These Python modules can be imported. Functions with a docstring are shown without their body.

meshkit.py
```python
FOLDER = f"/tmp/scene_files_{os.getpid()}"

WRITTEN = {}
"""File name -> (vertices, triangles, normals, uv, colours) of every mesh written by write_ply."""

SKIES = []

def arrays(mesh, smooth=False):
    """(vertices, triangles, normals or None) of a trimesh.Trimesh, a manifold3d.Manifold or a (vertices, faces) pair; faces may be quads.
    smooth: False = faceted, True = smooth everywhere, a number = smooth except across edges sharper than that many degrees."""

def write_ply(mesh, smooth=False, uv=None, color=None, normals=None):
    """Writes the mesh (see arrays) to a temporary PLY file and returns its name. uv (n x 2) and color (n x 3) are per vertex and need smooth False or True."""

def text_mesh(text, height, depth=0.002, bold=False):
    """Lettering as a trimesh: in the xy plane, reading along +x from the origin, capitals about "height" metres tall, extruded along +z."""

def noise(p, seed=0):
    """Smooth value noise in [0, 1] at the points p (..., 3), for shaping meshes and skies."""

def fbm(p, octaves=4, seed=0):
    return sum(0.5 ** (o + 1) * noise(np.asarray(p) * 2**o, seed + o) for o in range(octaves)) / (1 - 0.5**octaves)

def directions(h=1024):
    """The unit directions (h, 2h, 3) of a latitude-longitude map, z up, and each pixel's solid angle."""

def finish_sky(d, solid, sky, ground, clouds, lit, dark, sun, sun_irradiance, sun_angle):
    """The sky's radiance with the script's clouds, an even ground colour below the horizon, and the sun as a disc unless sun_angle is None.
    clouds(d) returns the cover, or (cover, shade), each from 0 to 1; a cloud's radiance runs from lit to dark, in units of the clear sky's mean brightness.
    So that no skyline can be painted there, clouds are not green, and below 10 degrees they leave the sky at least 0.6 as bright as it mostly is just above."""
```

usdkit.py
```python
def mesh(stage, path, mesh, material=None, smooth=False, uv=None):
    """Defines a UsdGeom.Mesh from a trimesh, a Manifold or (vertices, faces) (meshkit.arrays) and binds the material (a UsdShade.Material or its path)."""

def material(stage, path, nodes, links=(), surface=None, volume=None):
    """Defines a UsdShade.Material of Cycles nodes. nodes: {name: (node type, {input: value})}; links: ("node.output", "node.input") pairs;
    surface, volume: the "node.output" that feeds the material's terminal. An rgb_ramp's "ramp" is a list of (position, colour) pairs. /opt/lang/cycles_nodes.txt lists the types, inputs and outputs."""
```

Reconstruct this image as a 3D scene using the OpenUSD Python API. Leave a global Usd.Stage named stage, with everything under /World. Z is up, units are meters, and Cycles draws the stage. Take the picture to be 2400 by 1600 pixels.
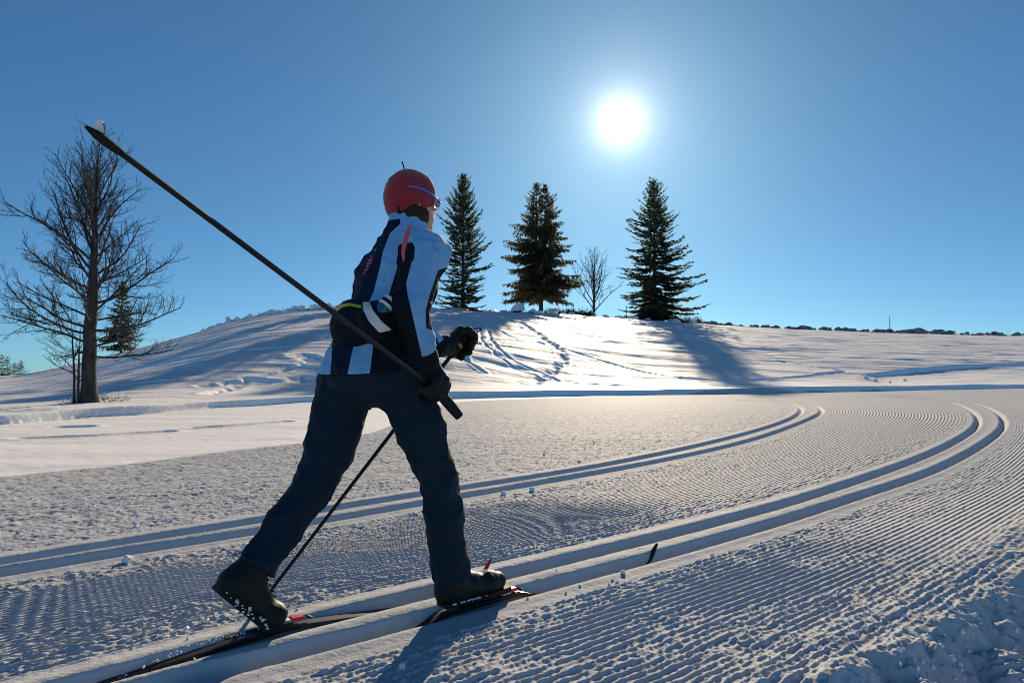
import math, random
import numpy as np, trimesh, usdkit, meshkit
from scipy.spatial import cKDTree
from scipy.interpolate import CubicSpline
from pxr import Usd, UsdGeom, UsdLux, UsdShade, Gf, Sdf, Vt
from meshkit import noise, fbm

stage = Usd.Stage.CreateInMemory()
UsdGeom.SetStageUpAxis(stage, UsdGeom.Tokens.z)
UsdGeom.SetStageMetersPerUnit(stage, 1.0)
world = UsdGeom.Xform.Define(stage, '/World')
stage.SetDefaultPrim(world.GetPrim())
UsdGeom.Scope.Define(stage, '/World/Looks')
rng = np.random.default_rng(7)
random.seed(7)

# ------------------------------------------------------------------ camera, sky, sun, exposure
EYE, FPX, HZ = 0.86, 1550.0, 865.0            # eye height; focal length and level line in the 2400 x 1600 frame
PITCH = math.atan((HZ - 800) / FPX)
cam = UsdGeom.Camera.Define(stage, '/World/camera')
cam.CreateHorizontalApertureAttr(36.0); cam.CreateVerticalApertureAttr(36.0 * 682 / 1024)
cam.CreateFocalLengthAttr(36.0 * FPX / 2400)
cam.CreateClippingRangeAttr(Gf.Vec2f(0.05, 20000))
cam.AddTranslateOp().Set(Gf.Vec3d(0, 0, EYE)); cam.AddRotateXOp().Set(90 + math.degrees(PITCH))
cam.CreateExposureAttr(EXPOSURE := 0.54)

def ray(px, py):
    a, b = (px - 1200) / FPX, -(py - 800) / FPX
    c, s = math.cos(PITCH), math.sin(PITCH)
    return np.array([a, c - b * s, s + b * c])
SUN = ray(1455, 284); SUN /= np.linalg.norm(SUN)
SUN_EL, SUN_AZ = math.asin(SUN[2]), math.atan2(SUN[0], SUN[1])

def mat(name, nodes, links=(), surface='p.BSDF', volume=None):
    return usdkit.material(stage, '/World/Looks/' + name, nodes, links, surface=surface, volume=volume)

SKY_STRENGTH = 0.070
sky_mat = mat('sky', {
    'sky': ('sky_texture', {'sky_type': 'single_scattering', 'sun_disc': False, 'sun_elevation': SUN_EL, 'sun_rotation': SUN_AZ,
                            'altitude': 900.0, 'air_density': 0.6, 'aerosol_density': 0.5, 'ozone_density': 1.0}),
    'gam': ('gamma', {'gamma': 0.74}),
    'sat': ('hsv', {'saturation': 1.14}),
    'tint': ('mix_color', {'blend_type': 'multiply', 'fac': 1.0, 'b': (0.55, 1.08, 1.42), 'use_clamp': False}),
    # the sun's own disc and the bright air right round it
    'tc': ('texture_coordinate', {}),
    'nrm': ('vector_math', {'math_type': 'normalize'}),
    'dot': ('vector_math', {'math_type': 'dot_product', 'vector2': tuple(SUN)}),
    'ang': ('math', {'math_type': 'arccosine'}),
    'h1': ('math', {'math_type': 'multiply', 'value2': -1 / math.radians(3.2)}),
    'e1': ('math', {'math_type': 'exponent'}),
    'g1': ('math', {'math_type': 'multiply', 'value2': 5.0}),
    'h2': ('math', {'math_type': 'multiply', 'value2': -1 / math.radians(0.95)}),
    'e2': ('math', {'math_type': 'exponent'}),
    'g2': ('math', {'math_type': 'multiply', 'value2': 26.0}),
    'g12': ('math', {'math_type': 'add'}),
    'disc': ('map_range', {'range_type': 'smoothstep', 'from_min': math.radians(1.7), 'from_max': math.radians(0.4), 'to_min': 0.0, 'to_max': 60.0, 'clamp': True}),
    'sum': ('math', {'math_type': 'add'}),
    'rgb': ('combine_color', {}),
    'add': ('mix_color', {'blend_type': 'add', 'fac': 1.0, 'use_clamp': False}),
    'bg': ('background_shader', {'strength': SKY_STRENGTH})},
    [('sky.color', 'gam.color'), ('gam.color', 'sat.color'), ('sat.color', 'tint.a'), ('tc.generated', 'nrm.vector1'), ('nrm.vector', 'dot.vector1'), ('dot.value', 'ang.value1'),
     ('ang.value', 'h1.value1'), ('h1.value', 'e1.value1'), ('e1.value', 'g1.value1'), ('ang.value', 'disc.value'),
     ('ang.value', 'h2.value1'), ('h2.value', 'e2.value1'), ('e2.value', 'g2.value1'), ('g1.value', 'g12.value1'), ('g2.value', 'g12.value2'), ('g12.value', 'sum.value1'), ('disc.result', 'sum.value2'), ('sum.value', 'rgb.r'), ('sum.value', 'rgb.g'), ('sum.value', 'rgb.b'),
     ('tint.result', 'add.a'), ('rgb.color', 'add.b'), ('add.result', 'bg.color')], surface='bg.background')
dome = UsdLux.DomeLight.Define(stage, '/World/sky')
UsdShade.MaterialBindingAPI.Apply(dome.GetPrim()).Bind(sky_mat)
dome.GetPrim().SetCustomDataByKey('kind', 'structure')
sun = UsdLux.DistantLight.Define(stage, '/World/sun')
sun.CreateIntensityAttr(1.25); sun.CreateNormalizeAttr(True); sun.CreateAngleAttr(0.53)
sun.CreateColorAttr(Gf.Vec3f(1.0, 0.82, 0.59))
sun.AddRotateZOp().Set(-math.degrees(SUN_AZ)); sun.AddRotateXOp().Set(-(90 - math.degrees(SUN_EL)))
# ------------------------------------------------------------------ helpers
CAMP = np.array([0, 0, EYE])
def P(px, py, d):                                # the point at depth d that the frame shows at px, py
    return CAMP + ray(px, py) * d
def G(px, py, z=0.0):                            # the point of the level z there
    r = ray(px, py); return CAMP + r * ((z - EYE) / r[2])
_names = {}
def numbered(parent, name):
    k = (parent, name); n = _names.get(k, -1) + 1; _names[k] = n
    return f'{parent}/{name}' + (f'_{n:03d}' if n else '')
def path_of(parent):
    return '/World' if parent is None else str(parent.GetPath())
def tag(o, label=None, cat=None, group=None, kind=None):
    p = o.GetPrim() if hasattr(o, 'GetPrim') else o
    for k, v in (('label', label), ('category', cat), ('group', group), ('kind', kind)):
        if v: p.SetCustomDataByKey(k, v)
    return p
def obj(name, mesh, material, parent=None, smooth=40, label=None, cat=None, group=None, kind=None, loc=None):
    m = usdkit.mesh(stage, numbered(path_of(parent), name), mesh, material, smooth=smooth)
    if loc is not None: m.AddTranslateOp().Set(Gf.Vec3d(*map(float, loc)))
    return tag(m, label, cat, group, kind)
def thing(name, label, cat, loc=(0, 0, 0), group=None, rotz=0):
    x = UsdGeom.Xform.Define(stage, numbered('/World', name))
    x.AddTranslateOp().Set(Gf.Vec3d(*map(float, loc)))
    if rotz: x.AddRotateZOp().Set(rotz)
    return tag(x, label, cat, group)
def raw_mesh(path, v, f, n, material, prim=None):
    m = UsdGeom.Mesh.Define(stage, path)
    m.CreatePointsAttr(Vt.Vec3fArray.FromNumpy(v.astype(np.float32)))
    m.CreateFaceVertexCountsAttr(Vt.IntArray.FromNumpy(np.full(len(f), f.shape[1], np.int32)))
    m.CreateFaceVertexIndicesAttr(Vt.IntArray.FromNumpy(f.astype(np.int32).ravel()))
    m.CreateSubdivisionSchemeAttr('none')
    if n is not None:
        m.CreateNormalsAttr(Vt.Vec3fArray.FromNumpy(n.astype(np.float32))); m.SetNormalsInterpolation('vertex')
    for k, a in (prim or {}).items():
        UsdGeom.PrimvarsAPI(m).CreatePrimvar(k, Sdf.ValueTypeNames.FloatArray, 'vertex').Set(Vt.FloatArray.FromNumpy(a.astype(np.float32)))
    UsdShade.MaterialBindingAPI.Apply(m.GetPrim()).Bind(material)
    return m.GetPrim()
def compact(v, f, *more):
    used = np.unique(f); idx = np.full(len(v), -1); idx[used] = np.arange(len(used))
    return (v[used], idx[f]) + tuple(a[used] for a in more)
def sstep(a, b, x):
    t = np.clip((x - a) / (b - a), 0, 1); return t * t * (3 - 2 * t)
def n2(x, y, s, seed=0):                         # value noise in the plane, -1..1
    return noise(np.stack([x * s, y * s, np.full_like(x, .37)], -1), seed) * 2 - 1
def cr3(a, b):                                   # cross product, quicker than numpy's for single vectors
    return np.array([a[1] * b[2] - a[2] * b[1], a[2] * b[0] - a[0] * b[2], a[0] * b[1] - a[1] * b[0]])
def crn(a, b):
    a0, a1, a2 = a.T; b0, b1, b2 = np.asarray(b).T
    return np.stack([a1 * b2 - a2 * b1, a2 * b0 - a0 * b2, a0 * b1 - a1 * b0], -1)
def tube(pts, rad, sides=6, cap=True):           # a tube along pts with a radius at each
    pts = np.asarray(pts, float); rad = np.broadcast_to(np.asarray(rad, float), (len(pts),))
    t = np.gradient(pts, axis=0); t /= np.linalg.norm(t, axis=1, keepdims=True) + 1e-12
    up = np.array([0, 0, 1.0]) if abs(t[0][2]) < .9 else np.array([1.0, 0, 0])
    a = crn(t, up); a /= np.linalg.norm(a, axis=1, keepdims=True) + 1e-9
    b = crn(t, a)
    k = np.arange(sides) / sides * 2 * math.pi
    ring = pts[:, None] + rad[:, None, None] * (np.cos(k)[None, :, None] * a[:, None] + np.sin(k)[None, :, None] * b[:, None])
    v = ring.reshape(-1, 3); f = []
    n = len(pts)
    i = np.arange(sides); j = (i + 1) % sides
    for r in range(n - 1):
        o = r * sides
        f.append(np.stack([o + i, o + sides + i, o + j], 1)); f.append(np.stack([o + j, o + sides + i, o + sides + j], 1))
    f = np.vstack(f)
    if cap:
        v = np.vstack([v, pts[:1], pts[-1:]]); c = n * sides
        f = np.vstack([f, np.stack([np.full(sides, c), i, j], 1), np.stack([np.full(sides, c + 1), (n - 1) * sides + j, (n - 1) * sides + i], 1)])
    return v, f
def join(parts):
    vs, fs, o = [], [], 0
    for v, f in parts:
        vs.append(v); fs.append(f + o); o += len(v)
    return np.vstack(vs), np.vstack(fs)

# ------------------------------------------------------------------ the ground: groomed trail and snowy hill, one height field
def smooth_curve(pix, step=0.04, z=0.0, smooth=0):
    w = np.array([G(a, b, z)[:2] for a, b in pix])
    d = np.r_[0, np.cumsum(np.linalg.norm(np.diff(w, axis=0), axis=1))]
    c = CubicSpline(d, w, bc_type='natural')
    s = np.arange(0, d[-1], step)
    p = c(s)
    from scipy.ndimage import gaussian_filter1d
    p = gaussian_filter1d(p, 8 + smooth, axis=0, mode='nearest')
    a = p[0] - (p[25] - p[0]) / np.linalg.norm(p[25] - p[0]) * step * np.arange(int(14 / step), 0, -1)[:, None]
    return np.vstack([a, p])
RAIL_A = [(238, 1590), (442, 1535), (714, 1457), (1000, 1390), (1170, 1350), (1340, 1307), (1510, 1267), (1680, 1223), (1800, 1192), (1906, 1160), (2042, 1115), (2144, 1078), (2246, 1030), (2285, 1002), (2292, 985), (2283, 968), (2258, 953), (2212, 941), (2150, 934.5), (2076, 930)]
RAIL_B = [(340, 1604), (510, 1556), (800, 1489), (1000, 1435), (1238, 1374), (1340, 1346), (1510, 1304), (1680, 1257), (1800, 1224), (1906, 1191), (2042, 1148), (2144, 1115), (2246, 1071), (2325, 1023), (2349, 1000), (2352, 985), (2341, 969), (2314, 955), (2263, 943), (2180, 935), (2100, 930)]
RAIL_C = [(0, 1335), (170, 1304), (340, 1277), (578, 1237), (1078, 1154), (1238, 1129), (1408, 1099), (1600, 1059), (1736, 1025), (1838, 992), (1872, 973), (1878, 961), (1862, 950), (1815, 942), (1719, 936)]
RAIL_D = [(0, 1353), (170, 1321), (340, 1294), (595, 1254), (1082, 1168), (1238, 1141), (1476, 1098), (1600, 1073), (1736, 1041), (1838, 1008), (1905, 980), (1926, 965), (1920, 956), (1890, 946), (1804, 937)]
cA, cB, cC, cD = (smooth_curve(c) for c in (RAIL_A, RAIL_B, RAIL_C, RAIL_D))
_TREES = {}
def signed(curve, xy):                            # signed distance (positive to the left of travel), arc length
    if id(curve) not in _TREES: _TREES[id(curve)] = (cKDTree(curve), curve)
    d, i = _TREES[id(curve)][0].query(xy, workers=-1)
    tan = np.gradient(curve, axis=0); tan /= np.linalg.norm(tan, axis=1, keepdims=True)
    q = xy - curve[i]; t = tan[i]
    lat = t[:, 0] * q[:, 1] - t[:, 1] * q[:, 0]; along = (t * q).sum(1)
    inner = (i > 0) & (i < len(curve) - 1)
    return np.where(inner, lat, np.sign(lat + 1e-9) * np.hypot(lat, along)), i * 0.04

# crest of the hill as bearing (frame column), frame row and distance
CREST = np.array([(-900, 890, 44), (-300, 888, 45), (0, 884, 46), (60, 880, 46), (150, 858, 47), (230, 840, 48), (330, 815, 49), (480, 775, 50), (560, 752, 50), (650, 738, 50), (700, 733, 50),
                  (780, 731, 51), (1020, 730, 52), (1100, 732, 55), (1200, 736, 64), (1330, 741, 79), (1430, 748, 91), (1540, 755, 100), (1640, 761, 103), (1800, 770, 106), (2050, 779, 109), (2400, 789, 113), (2900, 796, 118), (3600, 800, 122)], float)
TOE = np.array([(-900, 8.2), (0, 9.6), (350, 12.3), (740, 16.6), (1060, 19.5), (1400, 21.5), (1700, 23.0), (2000, 25.5), (2200, 28), (2400, 30), (2900, 33), (3600, 36)], float)
from scipy.ndimage import gaussian_filter1d
_COLS = np.arange(-900, 3601, 10.0)
def at_col(vals, cols, col, blur=5):               # a value along the horizon, smoothly interpolated
    return np.interp(col, _COLS, gaussian_filter1d(np.interp(_COLS, cols, vals), blur, mode='nearest'))
def hill(x, y):                                   # ground height without the trail's own relief
    yy = np.maximum(y, 1e-3); col = np.where(y > 0.2, 1200 + FPX * x / yy, np.where(x > 0, 3600, -900)); col = np.clip(col, -900, 3600)
    r = np.maximum(y, 0)
    rows, dist, toe = at_col(CREST[:, 1], CREST[:, 0], col), at_col(CREST[:, 2], CREST[:, 0], col), at_col(TOE[:, 1], TOE[:, 0], col)
    top = EYE + (HZ - rows) / FPX * dist
    t = (r - toe) / (dist - toe)
    bow = at_col(np.array([1.0, 1.35, 1.45, 1.3, 1.15, 1.1]), [0, 500, 1000, 1500, 2000, 2400], col, 15)
    tc = np.clip(t, 0, 1)
    rise = np.where(t <= 0, 0, (1 - (1 - tc) ** bow) * sstep(-.02, .22, t) )
    z = top * rise
    over = np.maximum(r - dist, 0)
    z = z - np.where(over > 0, over * over / (over + 25) * .18, 0)
    return z, t, col

def ground_height(x, y, fine=True):
    xy = np.stack([x, y], -1)
    z, t, col = hill(x, y)
    R = np.hypot(x, y)
    tA, sA = signed(cA, xy); tB, _ = signed(cB, xy); tC, _ = signed(cC, xy); tD, _ = signed(cD, xy)
    # lane coordinate: right of B, between A and D, left of C
    mid = (tA > 0) & (tD < 0)
    w = np.abs(tA) + np.abs(tD) + 1e-6
    lane = np.where(tB < 0, tB, np.where(mid, np.abs(tA) / w * 1.65 + 0.4, np.where(tC > 0, 3.0 + tC, 0)))
    near_rail = np.minimum(np.minimum(np.abs(tA), np.abs(tB)), np.minimum(np.abs(tC), np.abs(tD)))
    groom_edge = at_col(np.array([4.1, 5.07, 5.77, 7.40, 8.95, 17.5, 21, 29]), [-900, 0, 312, 714, 915, 1060, 1400, 2400], col, 4)
    groomed = sstep(.25, -.25, y - groom_edge) * (1 - sstep(-.01, .01, t))
    bank = sstep(-1.04, -1.22, tB + .06 * n2(sA, sA * 0, 1.1, 5) + .03 * n2(sA, sA * 0, 4.1, 6)) * sstep(10, 7, R)   # the loose snow outside the trail
    trail = groomed * (1 - bank) * (y > -6)
    # the ski tracks: flat floor, steep walls, a low lip
    for tt, wd, dp in ((tA, .030, .050), (tB, .030, .050), (tC, .026, .045), (tD, .026, .045)):
        e = np.abs(tt) + .004 * n2(x, y, 22, 31)
        z = z - dp * (1 + .08 * n2(sA, sA * 0, 3.1, 33)) * sstep(wd + .021 + .003 * n2(x, y, 40, 32), wd - .020, e) * trail + .006 * np.exp(-((e - .07) / .03) ** 2) * trail
    # each rail's left side stands a little higher
    for tt in (tA, tB, tC, tD): z = z + .015 * (sstep(-.045, .045, tt) - (0 if tt is tA else 1) * .5) * trail * sstep(20, 12, R)
    # smooth pressed strip beside the rails, corduroy elsewhere
    flat = sstep(.13, .17, near_rail) * ((tB < 0) | mid | (tC > 0))
    keep = (n2(sA * .22 + 3, lane, 2.6, 8) + .7 * n2(sA * .5, lane, 6.0, 9)) * .5 + .5         # where the ridges survive
    rough = sstep(.62, .36, keep)
    rough = np.where(mid, .35 * rough + .75 * sstep(.60, .28, np.abs(tA)) * sstep(-.3, .5, n2(sA * .6, lane, 1.7, 14) + .5), rough)
    rough = np.maximum(rough, .95 * sstep(-.80, -.93, tB) * (tB < 0))
    skate = (tC > 0)
    edge = sstep(.42, .20, near_rail) * flat
    rough = np.clip(np.maximum(rough * .85, edge * .9), 0, 1) * flat
    rough = np.where(skate, .75 * flat, rough)
    fade = sstep(4.7, 3.4, R)
    amp = .0044 * (1 - .66 * rough * (.6 + .8 * n2(x, y, 9, 15))) * flat * trail
    wob = .06 * n2(sA, lane, .9, 12) + .34 * rough * n2(x, y, 13, 16)
    amp = amp * np.where(skate, .6, np.where(mid, 1.35, 1))
    ridge = np.sin(2 * math.pi * (lane / .034 + wob))
    z = z + amp * (ridge - .35 * np.cos(4 * math.pi * (lane / .034 + wob))) * np.where(skate, .35, 1.0) * fade
    if fine:
        k = np.where(R < 26)[0]
        xx, yy, ss, ll = x[k], y[k], sA[k], lane[k]
        f1 = fbm(np.stack([xx * 16, yy * 16, xx * 0], -1), 3, 41) * 2 - 1
        f2 = np.abs(fbm(np.stack([xx * 36, yy * 36, xx * 0 + 5], -1), 3, 51) * 2 - 1)
        f3 = fbm(np.stack([ss * 7, ll * 30, xx * 0 + 9], -1), 3, 61) * 2 - 1
        f4 = fbm(np.stack([xx * 60, yy * 60, xx * 0 + 15], -1), 2, 65) * 2 - 1
        crumb = (.0085 * f3 + .0045 * f1 + .0035 * (f2 - .2) + .0035 * f4)
        far = sstep(24, 10, R[k])
        z[k] += far * (crumb * rough[k] * trail[k] * np.where(skate[k], 1.05, 1) + (.0016 * f1 + .0020 * (f2 - .2) + .0020 * f4) * trail[k] * (.25 + .75 * flat[k]))
        # old ski-skating scratches across the far lane
        # loose bank snow
        q = np.where(bank > 0)[0]
        xb, yb = x[q], y[q]
        puff = lambda sc, oc, sd: np.abs(fbm(np.stack([xb * sc, yb * sc, xb * 0 + sd * .1], -1), oc, sd) * 2 - 1) * 2
        b1 = fbm(np.stack([xb * 2.6, yb * 2.6, xb * 0 + 2], -1), 2, 71) * 2 - 1
        out = np.clip(-1.04 - tB[q], 0, 3)
        f4b = fbm(np.stack([xb * 55, yb * 55, xb * 0 + 15], -1), 2, 66) * 2 - 1
        spiky = np.maximum(n2(xb, yb, 75, 91), 0) ** 2
        z[q] += bank[q] * (-.22 * sstep(-.05, .42, out) + .10 * sstep(.5, 1.0, out) + .04 * b1 + .055 * puff(4.2, 1, 81) + .036 * puff(9.5, 2, 82) + .014 * puff(23, 2, 83) + .006 * puff(48, 1, 84) + .010 * spiky + .008 * f4b)
    # lip of the trail before the loose bank
    z = z + .02 * np.exp(-((tB + .98) / .10) ** 2) * (R < 25)
    # smooth untouched snow left of the groomed lane
    un = (1 - groomed) * (1 - bank) * (y > 0)
    z = z + un * (t < 0) * sstep(960, 650, col) * (.035 + .03 * n2(x * .35, y, .8, 101) + .014 * n2(x * .3, y, 2.6, 102))
    # the cut edge where the untouched snow begins
    cut = sstep(-.0014, .0014, t - .004 * n2(x, y, .55, 111))
    z = z + (.19 + .05 * n2(x, y, .5, 112)) * cut * (y > 0) * np.interp(t, [0, .08, .3], [1, .7, 0])
    # wind ripples and hollows on the hill
    on = sstep(0, .02, t) * (y > 0)
    a, b = x * .96 + y * .28, -x * .28 + y * .96
    g = sstep(.0, .25, t)
    z = z + on * (.075 * (.5 + g) * (fbm(np.stack([a * .24, b * 1.5, a * 0], -1), 4, 121) * 2 - 1) + .14 * n2(a * .5, b, .14, 131) * g)
    # ledge cut into the slope on the right
    if len(LEDGE):
        k = np.where((t > 0) & (col > 1900) & (y > 15) & (y < 75))[0]
        if len(k):
            dl, _ = signed(LEDGE, xy[k])
            z[k] -= .20 * sstep(.25, -.15, dl) * sstep(-4, -.3, dl) * sstep(2000, 2080, col[k])
    r = np.maximum(y, 0)
    # ploughed wall along the crest
    dist = np.interp(col, CREST[:, 0], CREST[:, 2])
    wall = np.exp(-((r - dist + 1.0) / .9) ** 2) * sstep(420, 600, col)
    z = z + wall * (.16 + .30 * np.abs(n2(x, y, 1.3, 141)) + .18 * np.abs(n2(x, y, 3.1, 142))) * np.interp(col, [420, 650, 1100, 1500, 1700, 2400], [.5, 1.2, .8, .6, .7, .9])
    return z, dict(lane=lane, t=t, trail=trail, rough=rough, flat=flat, R=R, tA=tA, tB=tB, skate=skate, bank=bank, col=col)

LEDGE = []
SNOWPATHS = []                                    # trodden paths on the hill, filled below
def path_dents(x, y, z):
    for pts, wd, dp, lumpy in SNOWPATHS:
        k = np.where((x > pts[:, 0].min() - 2) & (x < pts[:, 0].max() + 2) & (y > pts[:, 1].min() - 2) & (y < pts[:, 1].max() + 2))[0]
        if not len(k): continue
        d, i = cKDTree(pts).query(np.stack([x[k], y[k]], -1), workers=-1)
        prof = np.exp(-(d / wd) ** 2)
        m = 1.0
        if lumpy: m = .7 + .45 * n2(x[k], y[k], 2.4, 151) + .8 * n2(x[k], y[k], 4.6, 152)
        z[k] += -dp * prof * m + .22 * dp * np.exp(-((d - 1.7 * wd) / (.7 * wd)) ** 2)
    return z
def hit(px, py, lo=4.0, hi=140.0):                # where the frame's px, py meets the hill
    r = ray(px, py); d = np.linspace(lo, hi, 2500)
    q = CAMP + r * d[:, None]
    z = hill(q[:, 0], q[:, 1])[0]
    k = np.nonzero(q[:, 2] < z)[0]
    k = k[0] if len(k) else len(d) - 1
    return np.array([q[k, 0], q[k, 1], z[k]])
def zoomed(ox, oy, s, pts): return [(ox + a / s, oy + b / s) for a, b in pts]
def add_path(pix, wd, dp, lumpy=False):
    w = np.array([hit(a, b)[:2] for a, b in pix])
    d = np.r_[0, np.cumsum(np.linalg.norm(np.diff(w, axis=0), axis=1))]; d += np.arange(len(d)) * 1e-6
    s = np.arange(0, d[-1], .08)
    SNOWPATHS.append((np.stack([np.interp(s, d, w[:, 0]), np.interp(s, d, w[:, 1])], -1), wd, dp, lumpy))
LEDGE = np.array([hit(a, b)[:2] for a, b in ((1980, 888), (2040, 880), (2100, 871), (2160, 865), (2250, 859), (2400, 851), (2600, 846), (2900, 842))])
LEDGE = np.vstack([np.linspace(LEDGE[i], LEDGE[i + 1], 60, endpoint=False) for i in range(len(LEDGE) - 1)])
Z5 = lambda p: zoomed(1000, 700, 1.68, p)
add_path(Z5([(350, 90), (430, 130), (500, 190), (530, 215), (545, 260), (480, 310), (420, 350)]), .20, .12, True)
add_path(Z5([(200, 90), (330, 145), (460, 185), (520, 203), (640, 240), (760, 275), (860, 300), (1000, 323), (1080, 328)]), .075, .09)
add_path(Z5([(245, 125), (250, 165), (300, 220), (370, 270), (460, 305), (520, 335), (600, 350), (800, 360)]), .08, .10)
add_path(Z5([(210, 105), (215, 170), (270, 225), (350, 285), (440, 320)]), .075, .07)
add_path(Z5([(130, 195), (160, 255), (230, 305)]), .09, .11)
add_path(Z5([(660, 90), (800, 105), (950, 140), (1100, 180), (1200, 210), (1350, 240), (1500, 265), (1640, 290)]), .09, .06, True)
add_path(Z5([(1000, 325), (1200, 335), (1400, 325), (1640, 295)]), .16, .10)
Z8 = lambda p: zoomed(450, 680, 3.618, p)
add_path(Z8([(1050, 615), (980, 600), (940, 560), (880, 570)]), .28, .12, True)
add_path(Z8([(980, 630), (820, 690), (580, 760)]), .09, .08)
add_path(Z8([(480, 785), (360, 860), (230, 905), (120, 940)]), .15, .09, True)
for a, b, w_ in ((160, 840, 60), (350, 815, 60), (550, 795, 30), (650, 805, 40), (920, 770, 60), (920, 797, 40), (1010, 775, 30)):
    add_path(Z8([(a - w_, b + 6), (a + w_, b - 6)]), .17, .09)
Z7 = lambda p: zoomed(0, 900, 2.24, p)
add_path(Z7([(130, 305), (500, 290), (880, 265)]), .10, .06, True)
add_path(Z7([(1050, 245), (1250, 232), (1500, 210)]), .10, .07, True)
add_path(Z7([(330, 245), (450, 240)]), .12, .06)

# one sheet out to the horizon, finer where it is near
half = np.radians(np.arange(-45, 45.001, .125))
rest = np.radians(np.arange(48, 313, 3.0))
az = np.r_[half, rest]
rad = [.25]
while rad[-1] < 4000:
    r = rad[-1]
    step = .08 if r < 1.3 else .0055 if r < 3.2 else .0085 if r < 5 else .013 if r < 8 else r * .0024 if r < 30 else r * .0038 if r < 112 else r * .008 if r < 140 else r * .12
    rad.append(r + step)
rad = np.array(rad)
RR, AA = np.meshgrid(rad, az, indexing='ij')
X, Y = (RR * np.sin(AA)).ravel(), (RR * np.cos(AA)).ravel()
Zg, info = ground_height(X, Y)
Zg = path_dents(X, Y, Zg)
nr, na = RR.shape
I = np.arange(nr - 1)[:, None] * na; J = np.arange(na)[None, :]; J1 = (J + 1) % na
quads = np.stack([I + J, I + na + J, I + na + J1, I + J1], -1).reshape(-1, 4)
V = np.stack([X, Y, Zg], -1)
V = np.vstack([V, [[0, 0, Zg[:na].mean()]]])
def grid_normals():
    g = V[:-1].reshape(nr, na, 3)
    dr = np.gradient(g, axis=0); da = np.roll(g, -1, 1) - np.roll(g, 1, 1)
    n = np.cross(da, dr); n /= np.linalg.norm(n, axis=2, keepdims=True)
    n *= np.sign(n[..., 2:3])
    return np.vstack([n.reshape(-1, 3), [[0, 0, 1]]])
N = grid_normals()
pad = lambda a: np.r_[a, 0]
lane_w = info['flat'] * info['trail'] * (1 - .75 * info['rough']) * np.where(info['skate'], .5, np.where((info['lane'] > 0) & ~info['skate'], 1.4, 1)) * sstep(3.4, 4.9, info['R']) * sstep(26, 16, info['R'])
hub = len(V) - 1
fan = np.stack([np.full(na, hub), np.arange(na), (np.arange(na) + 1) % na], 1)
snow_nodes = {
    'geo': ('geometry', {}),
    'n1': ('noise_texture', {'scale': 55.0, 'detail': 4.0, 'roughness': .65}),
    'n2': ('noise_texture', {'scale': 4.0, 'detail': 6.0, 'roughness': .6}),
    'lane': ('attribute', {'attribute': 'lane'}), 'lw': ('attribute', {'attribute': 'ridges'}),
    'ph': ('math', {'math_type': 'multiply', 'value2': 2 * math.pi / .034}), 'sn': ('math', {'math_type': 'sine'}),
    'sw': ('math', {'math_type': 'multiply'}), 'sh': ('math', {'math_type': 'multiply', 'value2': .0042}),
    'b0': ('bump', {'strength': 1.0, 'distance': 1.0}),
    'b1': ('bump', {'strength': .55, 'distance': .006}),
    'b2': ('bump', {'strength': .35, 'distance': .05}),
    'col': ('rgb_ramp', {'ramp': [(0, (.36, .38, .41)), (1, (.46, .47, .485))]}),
    'p': ('principled_bsdf', {'roughness': .75, 'specular_ior_level': .05, 'ior': 1.31})}
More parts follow.
